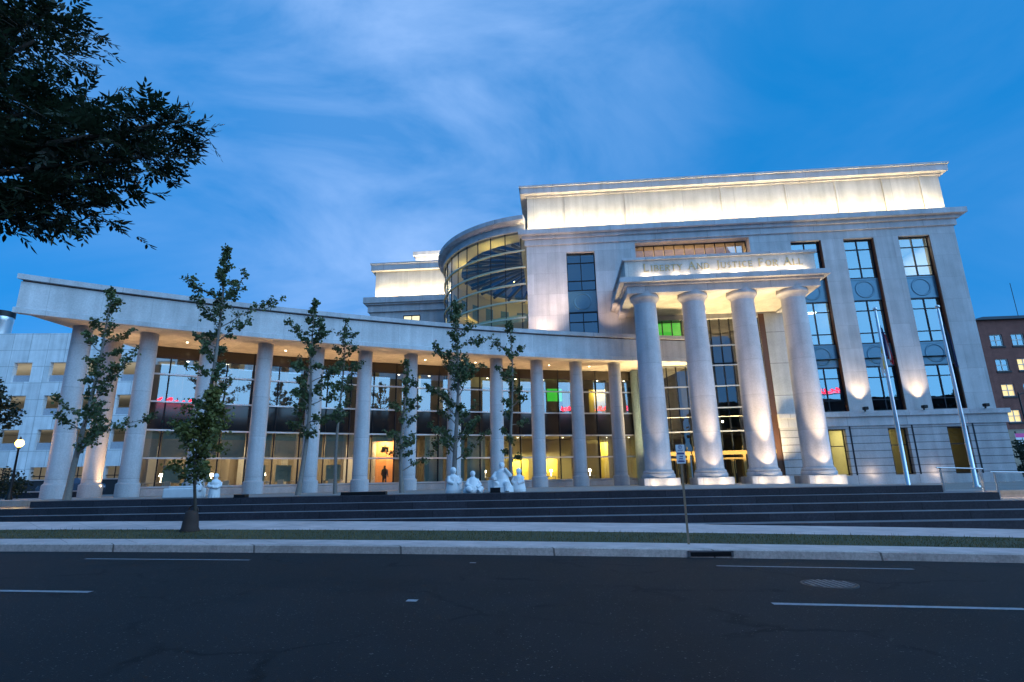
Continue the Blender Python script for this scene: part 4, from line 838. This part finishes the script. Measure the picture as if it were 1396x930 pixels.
for (c, rx, ry, D) in blobs:
    cpos = px(c[0] - 12, c[1] - 10, D) - AO; sc_ = D / 755 * 1.08; rx_, ry_ = rx * sc_ * .80, ry * sc_ * .80
    mid = hub.lerp(cpos, .5) + Vector((0, 0, .25)); tb.tube([hub, mid, cpos], [.09, .05, .018], 6, False)
    ntw = int(34 + rx * ry / 27)
    for i in range(ntw):
        a = rnd.uniform(0, 2 * pi); rr = sqrt(rnd.random()); dz = rnd.gauss(0, .45)
        sh = 1 - .25 * min(1, abs(dz))
        p = cpos + rt * cos(a) * rr * rx_ * .92 * sh + up * sin(a) * rr * ry_ * .92 * sh + fwd * dz * .9
        out = (p - cpos); out = (out.normalized() if out.length > .01 else Vector((1, 0, 0))) + Vector((rnd.gauss(.35, .6), rnd.gauss(0, .6), rnd.gauss(-.05, .45))); out.normalize()
        Lr = rnd.uniform(.14, .26); q = p + out * Lr
        if i % 4 == 0: tb.tube([p.lerp(cpos, .35), p, q], [.008, .005, .002], 4, False)
        side = out.cross(Vector((rnd.gauss(0, .4), rnd.gauss(0, .4), 1))).normalized(); nrm = out.cross(side)
        for k in range(5):
            base = p.lerp(q, .1 + .225 * k)
            for sg in ((1, -1) if k < 4 else (0,)):
                ld = (out * (.75 if sg else 1) + side * sg * .8 + nrm * rnd.gauss(0, .25)).normalized(); ll = rnd.uniform(.065, .15); wv = ld.cross(nrm).normalized() * ll * .16
                m1 = base + ld * ll * .35 + nrm * .006; m2 = base + ld * ll * .7 + nrm * .004
                cb.add([base, m1 + wv, m2 + wv * .75, base + ld * ll, m2 - wv * .75, m1 - wv], [(0, 1, 2, 3, 4, 5)])
tb.build('trunk', 'barkd', at_, recalc=False); cb.build('crown', LEAFD, at_, recalc=False)
def round_tree(name, label, base, h, r, seed, leaves=2600, lsz=.3, mat=LEAFB, group=None, clear=.25):
    rnd = random.Random(seed); t = thing(name, label, 'tree' if 'tree' in name else 'shrub', base, 0, group)
    tb = MB(); tb.tube([(0, 0, -.3), (0, 0, h * clear), (.1, 0, h * .6), (.1, .1, h * .9)], [.03 * h, .024 * h, .015 * h, .004 * h], 8)
    cb = MB(); cl_ = []
    for i in range(16):
        a = rnd.uniform(0, 2 * pi); v = rnd.uniform(-1, 1); q = rnd.uniform(.35, .8)
        c = Vector((r * q * cos(a) * sqrt(1 - v * v), r * q * sin(a) * sqrt(1 - v * v), h * (clear + 1) / 2 + v * h * (1 - clear) * .38)); cl_.append(c); tb.tube([(0, 0, h * (clear + .15)), c * .6 + Vector((0, 0, h * .2)), c], [.008 * h, .005 * h, .002 * h], 5, False)
    for i in range(leaves):
        c = rnd.choice(cl_); d = Vector((rnd.gauss(0, 1), rnd.gauss(0, 1), rnd.gauss(0, .8))).normalized() * r * .38 * (rnd.random() ** .45); leafquad(cb, c + d, lsz, rnd)
    tb.build('trunk', 'barkd', t, recalc=False); cb.build('crown', mat, t, recalc=False); return t
round_tree('street_tree', 'dark tree at the left edge of the view beside the lit street lamp', (-30.6, 31.5, 1.1), 7.2, 2.0, 3, 2200, .22, LEAFB, None, .15)
round_tree('shrub', 'dark shrub at the right edge behind the courthouse corner', (38.8, 43, .9), 3.6, 1.3, 4, 1500, .2, LEAFB, None, .05)
round_tree('shrub', 'low dark hedge shrub under the lit street lamp at far left', (-30.2, 33.5, 1.1), 1.7, 1.5, 14, 900, .16, LEAFB, None, .05)
for i, (x, y, h) in enumerate(((-62, -22, 11), (-44, -20, 12), (-30, -22, 10.5), (-18, -21, 12), (16, -20, 13), (31, -22, 15), (64, -22, 16.5), (76, -24, 17), (88, -22, 14))):
    round_tree('street_tree', 'big dark street tree across the road behind the camera', (x, y, .2), h, h * .42, 100 + i, 1500, .75, LEAFB, 'trees across the road')

# ------------------------------------------------------------------ buildings across the road (seen mirrored in the glass)
def plainblock(name, label, x0, x1, y0, y1, h, m, wc=(1, .75, .4)):
    t = thing(name, label, 'building', ((x0 + x1) / 2, y1, 0)); ox, oy = (x0 + x1) / 2, y1
    b = MB(); b.box(x0 - ox, x1 - ox, y0 - oy, y1 - oy, -.3, h).box(x0 - ox - .3, x1 - ox + .3, y0 - oy - .3, y1 - oy + .3, h, h + .5); b.build('wall', m, t)
    n = int((x1 - x0) / 4)
    for i in range(n):
        for j in range(int(h / 4)):
            if (i * 7 + j * 3) % 3: continue
            q = MB(); xx = x0 - ox + 1.2 + i * (x1 - x0) / n; q.box(xx, xx + 1.8, y1 - oy, y1 - oy + .06, 1.2 + j * 4, 3.2 + j * 4); q.build('window', 'spanglass', t)
    return t
plainblock('office_building', 'long dark low office block across the road behind the camera', -58, 24, -46, -27, 13.4, 'roofd')
plainblock('office_building', 'dark brick block with red sign across the road behind the camera', 28, 92, -46, -27, 15.8, 'brick')
def neon(label, x, y, z, wd, h):
    t = thing('neon_sign', label, 'sign', (x, y, z)); f = MB(); f.box(-wd / 2, wd / 2, -.3, -.15, 0, .15)
    for q in (-wd * .4, 0, wd * .4): f.box(q - .06, q + .06, -.3, -.2, -1.2, h)
    f.build('sign_frame', 'black', t)
    b = MB(); xx = -wd / 2 + .2; rnd = random.Random(int(x)); 
    pts = []
    n = int(wd * 14)
    for i in range(n + 1):
        u_ = i / n; pts.append((-wd / 2 + wd * u_ + .22 * h * sin(u_ * wd * 5.2 * 1.1 + 1), 0, h * .5 + h * .32 * cos(u_ * wd * 5.2) * (.75 + .25 * sin(u_ * wd * 1.9))))
    b.tube(pts, .16, 6); b.tube([(-wd * .46, 0, h * .12), (wd * .48, 0, h * .18)], .07, 6); b.build('neon_tube', 'redneon', t)
neon('red neon script sign on the roof of the low block behind the camera', 11.2, -26.6, 15.3, 5.6, 1.7)
neon('red neon script sign on the brick block roof behind the camera', 51.5, -26.6, 17.2, 8.5, 1.7)

# ------------------------------------------------------------------ background buildings
WB = thing('parking_garage', 'white panelled parking garage with rows of square openings', 'building', (-63, 66, 0), R(3))
def garage():
    # local: front faces -y ; x from -40 to 26
    b = MB(); x0, x1 = -34, 30; H = 20.6; cols = [(x0 + 2 + 4.25 * i, x0 + 4.15 + 4.25 * i) for i in range(15)]; rows = [(5.2 - .1, 7.6), (9.1, 11.5), (13.1, 15.4), (17.0, 19.2)]; rows = [(1.2, 4.3), (6.3, 8.7), (10.4, 12.8), (14.5, 16.9)]
    holes = [(a, c, e, f) for a, c in cols for e, f in rows]
    wall_holes(b, x0, x1, .5, H, holes, 0, .6)
    b.add([(x1, 0, .5), (x1, 30, .5), (x1, 30, H), (x1, 0, H)], [(0, 1, 2, 3)]); b.add([(x0, 0, H), (x1, 0, H), (x1, 30, H), (x0, 30, H)], [(0, 1, 2, 3)])
    b.build('wall', granite('white_precast_panel', (.74, .74, .75), 2.12, 2.05, .03, 0, .55), WB, recalc=False)
    d = MB()
    for z in (5.2, 9.3, 13.4, 17.6): d.box(x0, x1, .65, 14, z, z + .35)
    d.box(x0, x1, 14, 14.2, .5, H); d.build('parking_deck', 'inwhite', WB)
    gp_ = plain('grey_parapet', (.35, .37, .42), .7)
    for a, c in cols:
        for e, f in rows[1:]: MB().box(a, c, .3, .42, e, e + .85).build('parapet_panel', gp_, WB)
    s_ = MB()
    for a, c in cols: MB().box(a + .95, a + 1.05, .3, .355, 1.2, 4.3).box(a, c, .3, .36, 3.2, 3.3).build('shopfront_frame', 'mull', WB)
    for i in range(8):
        area(WB.matrix_world @ Vector((0, 0, 0)) if False else Vector((-63 + (x0 + 4 + 8 * i) * cos(R(3)) - 7 * sin(R(3)), 66 + 7 + (x0 + 4 + 8 * i) * sin(R(3)), 17.4)), (0, 0, -1), 6, 6, 90, (1, .88, .66))
    for z, p in ((15.2, 110), (11.2, 110), (7.1, 110), (2.2, 260)):
        area(Vector((-60, 71.5, z)), (0, .35, 1), 55, 2, p * 2.6, (1, .88, .66))
    c_ = MB(); c_.lathe([(1.15, 20.6), (1.15, 24.6), (1.2, 24.7), (1.2, 25.4)], 20, (-8.2, 9)); c_.build('vent_stack', 'steel', WB)
    c_ = MB(); c_.lathe([(1.28, 25.4), (1.28, 26.2)], 20, (-8.2, 9)); c_.build('stack_cap', 'black', WB)
garage()
BB = thing('brick_building', 'red brick block with small square windows at the right edge', 'building', (82, 90, 0), R(-4))
b = MB(); xs_ = -4.2; rows = [(22.0 - 4.2 * j, 24.0 - 4.2 * j) for j in range(4)]; cols = [(xs_ + 2.2 + 3.4 * i, xs_ + 4.2 + 3.4 * i) for i in range(8)]
wall_holes(b, xs_, 30, 8.2, 26.5, [(a, c, e, f) for a, c in cols for e, f in rows], 0, .4); b.add([(xs_, 0, 0), (xs_, 20, 0), (xs_, 20, 26.5), (xs_, 0, 26.5)], [(0, 1, 2, 3)]); b.build('wall', 'brick', BB, recalc=False)
b = MB(); b.box(xs_ - .3, 30, -.3, .3, .3, 8.2); b.build('stone_base', granite('tan_stone', (.36, .29, .22), 2, 1, .02), BB)
b = MB(); b.add([(xs_ - .6, -.6, 26.5), (31, -.6, 26.5), (31, 20.6, 26.5), (xs_ - .6, 20.6, 26.5), (xs_ + 8, 8, 29.3), (25, 8, 29.3), (25, 12, 29.3), (xs_ + 8, 12, 29.3)], [(0, 1, 5, 4), (1, 2, 6, 5), (2, 3, 7, 6), (3, 0, 4, 7), (4, 5, 6, 7), (0, 3, 2, 1)]); b.build('hipped_roof', 'roofd', BB)
lit = emit('lit_pane_yellow', (1, .68, .25), .9); dim = plain('sky_pane', (.35, .42, .5), .12, 0, .1)
k = 0
for i, (a, c) in enumerate(cols):
    for j, (e, f) in enumerate(rows):
        o = glazing(a, c, e, f, .25, BB, 2, ((e + f) / 2,), .12, (lit if (i, j) in ((1, 1), (0, 2), (0, 3)) else 'glassd'), mm='inwhite')
        s_ = MB(); s_.box(a - .15, c + .15, -.12, .2, e - .3, e - .005); s_.build('sill', 'roofd', o)
b = MB(); b.box(xs_ + .5, 29, 1.0, 1.2, 8, 26); b.build('interior_wall', 'indark', BB)
b = MB(); b.tube([(8.3, 6, 28.5), (8.3, 6, 34.9)], .05, 6); b.build('antenna', 'black', BB)
# low planter wall at far left, with a pale coping
lw_ = thing('planter_wall', 'long low dark planter wall with pale coping at far left', 'wall', (-36, 36.5, 1.15), R(-3))
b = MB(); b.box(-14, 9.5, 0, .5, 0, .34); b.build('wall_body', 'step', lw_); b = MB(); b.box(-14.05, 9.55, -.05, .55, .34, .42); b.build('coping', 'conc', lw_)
rw = thing('boundary_wall', 'dark low boundary wall in front of the white garage', 'wall', (-45, 52, 0.9), R(2))
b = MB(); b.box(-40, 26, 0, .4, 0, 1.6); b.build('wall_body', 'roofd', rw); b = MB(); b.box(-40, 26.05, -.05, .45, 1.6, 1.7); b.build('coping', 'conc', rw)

# ------------------------------------------------------------------ street furniture
# lit globe lamp
sl_ = thing('street_lamp', 'lit globe street lamp with a black post at far left', 'street lamp', (-26.5, 30, FZ))
b = MB(); b.lathe([(.16, 0), (.16, .12), (.10, .3), (.07, .5), (.055, 1.2), (.045, 2.6), (.08, 2.62), (.10, 2.7), (.05, 2.72)], 14); b.build('lamp_post', 'black', sl_)
b = MB(); b.sphere((0, 0, 2.92), .19, 12, 1, 1, 1.1); b.build('lamp_globe', 'warmlamp', sl_)
b = MB(); b.lathe([(.10, 3.1), (.06, 3.16), (.015, 3.28)], 12); b.build('lamp_finial', 'black', sl_)
point((-26.5, 29.72, FZ + 2.9), 130, (1, .55, .18), .2); point((-21.6, 24.9, FZ + .35), 26, (1, .72, .2), .1)
s2 = thing('street_lamp', 'unlit black arm street lamp before the red brick building', 'street lamp', (36.6, 40, .9))
b = MB(); b.lathe([(.14, 0), (.12, .4), (.07, .6), (.05, 6.2), (.03, 6.3)], 12); b.build('lamp_post', 'black', s2)
b = MB(); b.tube([(0, 0, 6.05), (.3, 0, 6.2), (.75, 0, 6.2)], .035, 8); b.build('lamp_arm', 'black', s2)
b = MB(); b.bbox(.55, 1.15, -.14, .14, 6.02, 6.2, .05); b.build('lamp_head', 'black', s2)
# flagpoles
def flagpole(label, x, y, z0, h):
    t = thing('flagpole', label, 'flagpole', (x, y, z0), 0, 'flagpoles by the steps')
    b = MB(); b.lathe([(.16, 0), (.16, .06), (.10, .12), (.095, 3), (.06, h - .2), (.05, h)], 18); b.build('pole', 'steel', t)
    b = MB(); b.sphere((0, 0, h + .10), .10, 10); b.build('finial', 'steel', t); 
    b = MB(); b.tube([(-.10, -.03, .9), (-.075, -.03, h * .6), (-.06, 0, h - .1)], .008, 4); b.build('halyard', 'flagw', t); return t
FY = 27.5
f1 = flagpole('left flagpole of the pair before the windows, hung with the striped flag', 18.85, FY, .9, 8.9)
f2 = flagpole('right flagpole of the pair, carrying the limp dark flag', 22.1, FY, .9, 8.95)
def limp(name, label, pole, z0, z1, side, wd, mats, bands):
    t = thing(name, label, 'flag', (pole.location.x, pole.location.y, pole.location.z), 0)
    def cloth(u0, u1, m, nm):
        b = MB(); nu, nv = 8, 12; v = []
        for i in range(nv + 1):
            q = i / nv; z = z1 + (z0 - z1) * q; wq = wd * (.35 + .65 * sin(min(1, q * 1.25) * pi * .62))
            for j in range(nu + 1):
                u_ = u0 + (u1 - u0) * j / nu; fold = sin(u_ * 15 + q * 2.0) * .07 * (.4 + u_)
                v.append((side * (.08 + u_ * wq * .9), fold - .05, z - u_ * .45 * (1 - .4 * q) - (.25 * u_ * u_)))
        b.add(v, [(i * (nu + 1) + j, i * (nu + 1) + j + 1, (i + 1) * (nu + 1) + j + 1, (i + 1) * (nu + 1) + j) for i in range(nv) for j in range(nu)], True)
        o = b.build(nm, m, t, recalc=False); so_ = o.modifiers.new('thick', 'SOLIDIFY'); so_.thickness = .012
    for (a, c, m, nm) in bands: cloth(a, c, m, nm)
    return t
limp('flag', 'limp red, white and blue striped flag on the left flagpole', f1, 6.5, 8.1, 1, .30, None, [(0, .38, 'flagb', 'canton'), (.38, .52, 'flagr', 'stripe'), (.52, .64, 'flagw', 'stripe'), (.64, .8, 'flagr', 'stripe'), (.8, .9, 'flagw', 'stripe'), (.9, 1, 'flagr', 'stripe')])
limp('flag', 'small gold and white flag hanging below on the left flagpole', f1, 5.9, 7.0, -1, .22, None, [(0, .45, 'flagy', 'gold_half'), (.45, 1, 'flagw', 'white_half')])
limp('flag', 'limp dark navy flag on the right flagpole', f2, 6.3, 8.2, 1, .25, None, [(0, .6, 'flagd', 'flag_cloth'), (.6, 1, 'flagb', 'flag_fold')])
# in-ground uplights by the right flagpole
for lab, s in (('round glowing uplight set in the paving left of the right flagpole', 15.0 - 1.0), ('round glowing uplight set in the paving nearest the right flagpole', 15.45 - .62)):
    p = st(s + .35, 24.3 + .4, RZ[3]); t = MB(); t.lathe([(.17, 0), (.17, .03), (.13, .035)], 20); o = t.build('ground_uplight', 'steel', None, p); tag(o, lab, 'uplight', 'uplights in the paving')
    t = MB(); t.lathe([(.13, .03), (.12, .05), (.05, .065)], 20); t.build('lamp_lens', 'whitelamp', o)
spot(st(17.6, 25.6, 1.0), f2.location + Vector((0, 0, 6)), 260, SOFT, 30, .5); spot(st(15.2, 25.6, 1.0), f1.location + Vector((0, 0, 6)), 160, SOFT, 30, .5)
# railings on the ramp
def railing(label, s0, s1, d, z0, slope):
    t = thing('ramp_railing', label, 'railing', st(s0, d, z0), -A, 'railings on the ramp'); L_ = s1 - s0
    for i, q in enumerate((0, L_)):
        b = MB(); b.box(q - .03, q + .03, -.02, .02, slope * q, slope * q + .95); b.build('post', 'steel', t)
    b = MB(); b.tube([(-.15, -.03, .93), (L_ + .1, -.03, .93 + slope * (L_ + .1))], .022, 8); b.build('handrail', 'steel', t)
    b = MB(); b.box(.05, L_ - .05, -.005, .005, .12, .86)
    for i in range(4, 8): pass
    b.build('glass_panel', 'glassr', t); return t
railing('left ramp railing with steel posts beside the right flagpole', 14.35, 15.75, 22.6, RZ[3] - .05, -.05)
railing('right ramp railing running out of the picture at the right edge', 15.95, 19.0, 22.2, RZ[2], -.03)
area(st(17.5, 22.9, 1.25), (0, -.5, -1), 3, .1, 22, WARM)
# parking sign
zg = grade(2.9) + .17
ps = thing('parking_sign', 'white parking sign with dark lettering on a rusty post by the kerb', 'sign', st(2.9, 13.55, zg), R(-8))
b = MB(); b.box(-.024, .024, -.015, .015, -.3, 2.16); b.build('sign_post', 'post', ps)
b = MB(); b.bbox(-.102, .102, -.026, -.017, 2.055, 2.225, .003); b.build('sign_plate', 'signw', ps); b = MB(); b.bbox(-.105, .105, -.026, -.017, 1.79, 2.05, .003); b.build('sign_plate', 'signw', ps)
b = MB(); n = 20
for i in range(n):
    a0, a1 = 2 * pi * i / n, 2 * pi * (i + 1) / n; b.add([(.045 * cos(a0), -.0275, 2.17 + .045 * sin(a0)), (.045 * cos(a1), -.0275, 2.17 + .045 * sin(a1)), (.034 * cos(a1), -.0275, 2.17 + .034 * sin(a1)), (.034 * cos(a0), -.0275, 2.17 + .034 * sin(a0))], [(0, 1, 2, 3)])
b.box(-.014, -.005, -.029, -.027, 2.145, 2.195).box(-.005, .014, -.029, -.027, 2.187, 2.195).box(-.005, .014, -.029, -.027, 2.166, 2.174).box(.010, .017, -.029, -.027, 2.170, 2.191)
b.box(-.06, .06, -.029, -.027, 2.09, 2.105).box(-.085, .085, -.029, -.027, 2.0, 2.04)
for z, wd, h_ in ((1.945, .03, .022), (1.90, .045, .02), (1.825, .075, .03), (1.865, .05, .012)): b.box(-wd, wd, -.029, -.027, z, z + h_)
b.add([(.03, -.028, 1.935), (.03, -.028, 1.977), (.055, -.028, 1.956)], [(0, 1, 2)])
b.build('sign_lettering', 'signb', ps)
# manhole and kerb inlet
def zroad(s, d): return grade(s) + .05 - (d - 9) * .012 if d > 9 else grade(s) + .05
mh = thing('manhole_cover', 'round slotted manhole cover in the asphalt on the right', 'manhole cover', st(4.05, 9.42, zroad(4.05, 9.42) + .004))
b = MB(); b.lathe([(.40, -.02), (.40, .006), (.36, .008), (.36, .003)], 32); b.build('cover_ring', 'black', mh)
b = MB()
for i in range(-3, 4):
    x = i * .098; l = sqrt(max(0, .335 ** 2 - x * x)); b.box(x - .024, x + .024, -l, l, .003, .012)
b.build('cover_bars', plain('worn_iron', (.17, .16, .165), .55, .3, .3, 20), mh)
di = thing('storm_drain', 'dark slot of a storm drain inlet in the kerb face', 'storm drain', st(3.15, 12.69, grade(3.15)), -A)
b = MB(); b.box(-.42, .42, -.008, .02, .035, .115); b.build('drain_opening', 'black', di); b = MB(); b.box(-.47, -.42, -.016, .02, .02, .14).box(.42, .47, -.016, .02, .02, .14).box(-.47, .47, -.016, .02, .115, .14); b.build('drain_frame', 'cast', di)
# banner
bn = thing('banner_sign', 'pink topped white banner sign on a black pole at the right edge', 'sign', (44.7, 50, .9))
b = MB(); b.tube([(0, .1, 0), (0, .1, 4.2)], .05, 8); b.build('sign_post', 'black', bn); b = MB(); b.box(-.15, 1.5, -.03, .03, 2.2, 4.0); b.build('sign_board', 'signw', bn); b = MB(); b.box(-.15, 1.5, -.036, -.032, 3.65, 4.0); b.build('sign_header', 'signr', bn); b = MB(); b.tube([(.15 + .25 * cos(R(a)), -.035, 2.9 + .3 * sin(R(a))) for a in range(60, 301, 20)], .05, 6); b.build('sign_emblem', 'signc', bn)
# dark stone blocks on the plaza edge
for lab, x0, x1, y, h, nm in (('long low black stone bench on the plaza edge', -7.0, -5.2, 23.2, .135, 'stone_bench'), ('small black box on the plaza beside the standing white figure', -11.2, -10.75, 23.0, .13, 'black_box'), ('small black plaque block in front of the tallest white figure', -.98, -.58, 22.9, .20, 'plaque_block')):
    b = MB(); b.bbox(-(x1 - x0) / 2, (x1 - x0) / 2, -.18, .18, 0, h, .015)
    b.box(-(x1 - x0) / 2 - .01, (x1 - x0) / 2 + .01, -.19, .19, -.02, .02)
    o = b.build(nm, 'black', None, ((x0 + x1) / 2, y, FZ - .0)); tag(o, lab, 'bench' if 'bench' in nm else 'block')
# statues: white robed stone figures
def statue(label, x, y, rz, kind, sc):
    b = MB(); z = 0
    if kind == 'stand':
        b.lathe([(.34, 0), (.36, .25), (.33, .6), (.34, .85), (.36, 1.02), (.30, 1.14), (.16, 1.22), (.12, 1.27)], 24); hz = 1.42
        b.tube([(-.33, 0, 1.02), (-.38, -.12, .82), (-.25, -.30, .74), (.0, -.36, .76)], [.12, .12, .10, .08], 10); b.tube([(.33, 0, 1.02), (.38, -.12, .80), (.22, -.32, .68), (-.05, -.36, .70)], [.12, .12, .10, .08], 10)
    elif kind == 'seat':
        b.lathe([(.62, 0), (.62, .15), (.52, .38), (.40, .62), (.34, .78), (.26, .90), (.15, .97), (.12, 1.02)], 24); hz = 1.16
        b.tube([(-.26, -.05, .82), (-.42, -.25, .5), (-.2, -.5, .36)], [.13, .13, .10], 10); b.tube([(.26, -.05, .82), (.44, -.22, .5), (.15, -.5, .34)], [.13, .13, .10], 10)
        b.tube([(-.25, -.15, .22), (-.4, -.6, .26), (-.2, -.75, .1)], [.2, .19, .13], 10); b.tube([(.25, -.15, .22), (.42, -.58, .24), (.2, -.75, .1)], [.2, .19, .13], 10)
    elif kind == 'tall':
        b.lathe([(.70, 0), (.68, .3), (.55, .45), (.42, .75), (.38, 1.0), (.34, 1.15), (.22, 1.28), (.13, 1.34), (.12, 1.4)], 24); hz = 1.53
        b.tube([(-.32, 0, 1.12), (-.50, -.2, .85), (-.35, -.45, .78)], [.14, .13, .1], 10); b.tube([(.32, 0, 1.12), (.52, -.1, .95), (.22, -.34, 1.36)], [.14, .12, .09], 10)
        b.tube([(-.2, -.2, .45), (-.35, -.62, .48), (-.35, -.68, .05)], [.2, .19, .15], 10); b.tube([(.2, -.2, .45), (.36, -.62, .46), (.38, -.68, .05)], [.2, .19, .15], 10); b.bbox(-.85, -.5, -.1, .4, 0, .7, .05)
    else:
        b.lathe([(.40, 0), (.42, .15), (.36, .45), (.30, .72), (.28, .85), (.20, .95), (.12, 1.0), (.11, 1.06)], 24); hz = 1.18
        b.tube([(-.24, 0, .88), (-.34, -.15, .6), (-.12, -.33, .5)], [.11, .11, .09], 10); b.tube([(.24, 0, .88), (.34, -.15, .58), (.1, -.34, .48)], [.11, .11, .09], 10)
    b.sphere((0, -.03, hz), .155, 12, .92, 1.05, 1.18); b.sphere((0, .02, hz + .04), .175, 12, 1, 1, 1.05)       # head and hair / hood
    b.tube([(0, -.17, hz + .04), (0, -.215, hz - .03), (0, -.17, hz - .05)], [.018, .03, .02], 6); b.sphere((.06, -.165, hz + .04), .02, 6); b.sphere((-.06, -.165, hz + .04), .02, 6); b.sphere((0, -.165, hz - .09), .03, 6, 1.4, 1, .6)
    for a in range(0, 360, 30): r_ = .34 if kind in ('stand', 'lean') else .58; b.tube([(r_ * cos(R(a)), r_ * sin(R(a)), 0), (r_ * .93 * cos(R(a + 6)), r_ * .93 * sin(R(a + 6)), .3), (.3 * cos(R(a + 14)), .3 * sin(R(a + 14)), .72)], [.05, .045, .03], 6)
    b.v = [(v[0] * sc, v[1] * sc, v[2] * sc) for v in b.v]
    o = b.build('robed_statue', 'marble', None, (x, y, FZ - .01)); o.rotation_euler = (0, 0, rz)
    m_ = o.modifiers.new('remesh', 'REMESH'); m_.mode = 'VOXEL'; m_.voxel_size = .015; m_.use_smooth_shade = True
    return tag(o, label, 'statue', 'white stone figures on the plaza')
statue('white stone figure standing alone with folded arms on the plaza', -12.75, 24.3, R(10), 'stand', .62)
statue('white stone figure half hidden by the stem of the small street tree', -13.6, 24.6, R(-20), 'lean', .58)
statue('slim white stone figure at the left end of the group, half behind a tree stem', -2.65, 24.6, R(30), 'lean', .78)
statue('broad seated white stone figure, second from the left of the group', -1.78, 24.2, R(15), 'seat', .66)
statue('tallest white stone figure of the group, raising a hand to its face', -.55, 24.5, R(-5), 'tall', .72)
statue('small white stone figure at the right end of the group', .18, 24.8, R(-25), 'lean', .72)
b = MB(); b.bbox(-.75, .75, -.35, .35, 0, .42, .05).bbox(-.55, .55, -.3, .3, .42, .5, .03); o = b.build('marble_bench', 'marble', None, (-14.25, 24.7, FZ)); tag(o, 'low white marble bench behind the small street tree stem', 'bench')
# person inside the lobby
def person(label, x, y, z, h, rz):
    me = bpy.data.meshes.new('person'); k = h / 1.75
    V = [(0, 0, .95), (0, 0, 1.2), (0, 0, 1.42), (0, 0, 1.52), (0, 0, 1.64), (0, 0, 1.75), (-.2, 0, 1.42), (-.27, .02, 1.12), (-.24, -.12, .9), (.2, 0, 1.42), (.27, .02, 1.12), (.22, -.15, .95), (-.1, 0, .9), (-.11, 0, .5), (-.11, .03, .08), (-.11, -.14, .03), (.1, 0, .9), (.12, -.02, .5), (.12, .03, .08), (.12, -.14, .03)]
    Eg = [(0, 1), (1, 2), (2, 3), (3, 4), (4, 5), (2, 6), (6, 7), (7, 8), (2, 9), (9, 10), (10, 11), (0, 12), (12, 13), (13, 14), (14, 15), (0, 16), (16, 17), (17, 18), (18, 19)]
    Rr = [.16, .17, .15, .06, .095, .07, .075, .055, .04, .075, .055, .04, .1, .075, .05, .04, .1, .075, .05, .04]
    me.from_pydata([(a * k, b_ * k, c * k) for a, b_, c in V], Eg, []); o = bpy.data.objects.new('person', me); COL.objects.link(o); o.location = (x, y, z); o.rotation_euler = (0, 0, rz)
    m_ = o.modifiers.new('skin', 'SKIN')
    for i, q in enumerate(me.skin_vertices[0].data): q.radius = (Rr[i] * k, Rr[i] * k * .8); q.use_root = i == 0
    m_.use_smooth_shade = True; s_ = o.modifiers.new('sub', 'SUBSURF'); s_.levels = 2; s_.render_levels = 2
    me.materials.append(MT['cloth']); return tag(o, label, 'person')
pp = arc(4.72, GO + 1.4)
person('person in dark clothes standing inside the glass wall by the orange wall', pp.x, pp.y, FZ + .05, 1.75, R(160))
# parked car behind the left columns
car = thing('parked_car', 'dark parked car seen between the two leftmost columns', 'car', (-36.5, 47, 1.15), R(6))
def carbody():
    prof = [(-2.15, .35), (-2.2, .62), (-2.05, .82), (-1.1, .92), (-.55, 1.38), (.75, 1.42), (1.45, 1.0), (2.1, .92), (2.2, .6), (2.15, .35)]
    b = MB(); n = len(prof); v = []
    for yy, kx in ((-.86, .97), (-.8, 1), (.8, 1), (.86, .97)):
        for x, z in prof: v.append((x * kx, yy * (.84 if z > 1.2 else 1), z))
    b.add(v, [(j * n + i, j * n + (i + 1) % n, (j + 1) * n + (i + 1) % n, (j + 1) * n + i) for j in range(3) for i in range(n)] + [tuple(range(n)), tuple(range(3 * n, 4 * n))[::-1]]); b.build('body', 'carp', car)
    g_ = MB(); g_.add([(-.95, -.835, .96), (1.3, -.835, .98), (.72, -.735, 1.34), (-.48, -.735, 1.32)], [(0, 1, 2, 3)]); g_.build('side_window', 'spanglass', car, recalc=False)
    for x in (-1.35, 1.35):
        for y in (-.8, .8):
            w_ = MB(); pts = [(.0, 0)]; v = []
            for yy in (-.1, .1):
                for i in range(20): a = 2 * pi * i / 20; v.append((.33 * cos(a), yy, .33 + .33 * sin(a)))
            w_.add(v, [(i, (i + 1) % 20, 20 + (i + 1) % 20, 20 + i) for i in range(20)] + [tuple(range(20)), tuple(range(20, 40))[::-1]]); o = w_.build('wheel', 'rubber', car, (x, y, 0))
            r_ = MB(); v = [(.2 * cos(2 * pi * i / 16), -.105 if y < 0 else .105, .33 + .2 * sin(2 * pi * i / 16)) for i in range(16)]; r_.add(v, [tuple(range(16))]); r_.build('rim', 'steel', o)
    h_ = MB(); h_.bbox(2.08, 2.19, -.7, -.4, .62, .76, .02); h_.build('headlight', 'signw', car); h_ = MB(); h_.bbox(2.08, 2.19, .4, .7, .62, .76, .02); h_.build('headlight', 'signw', car)
carbody()
bpy.context.view_layer.update()
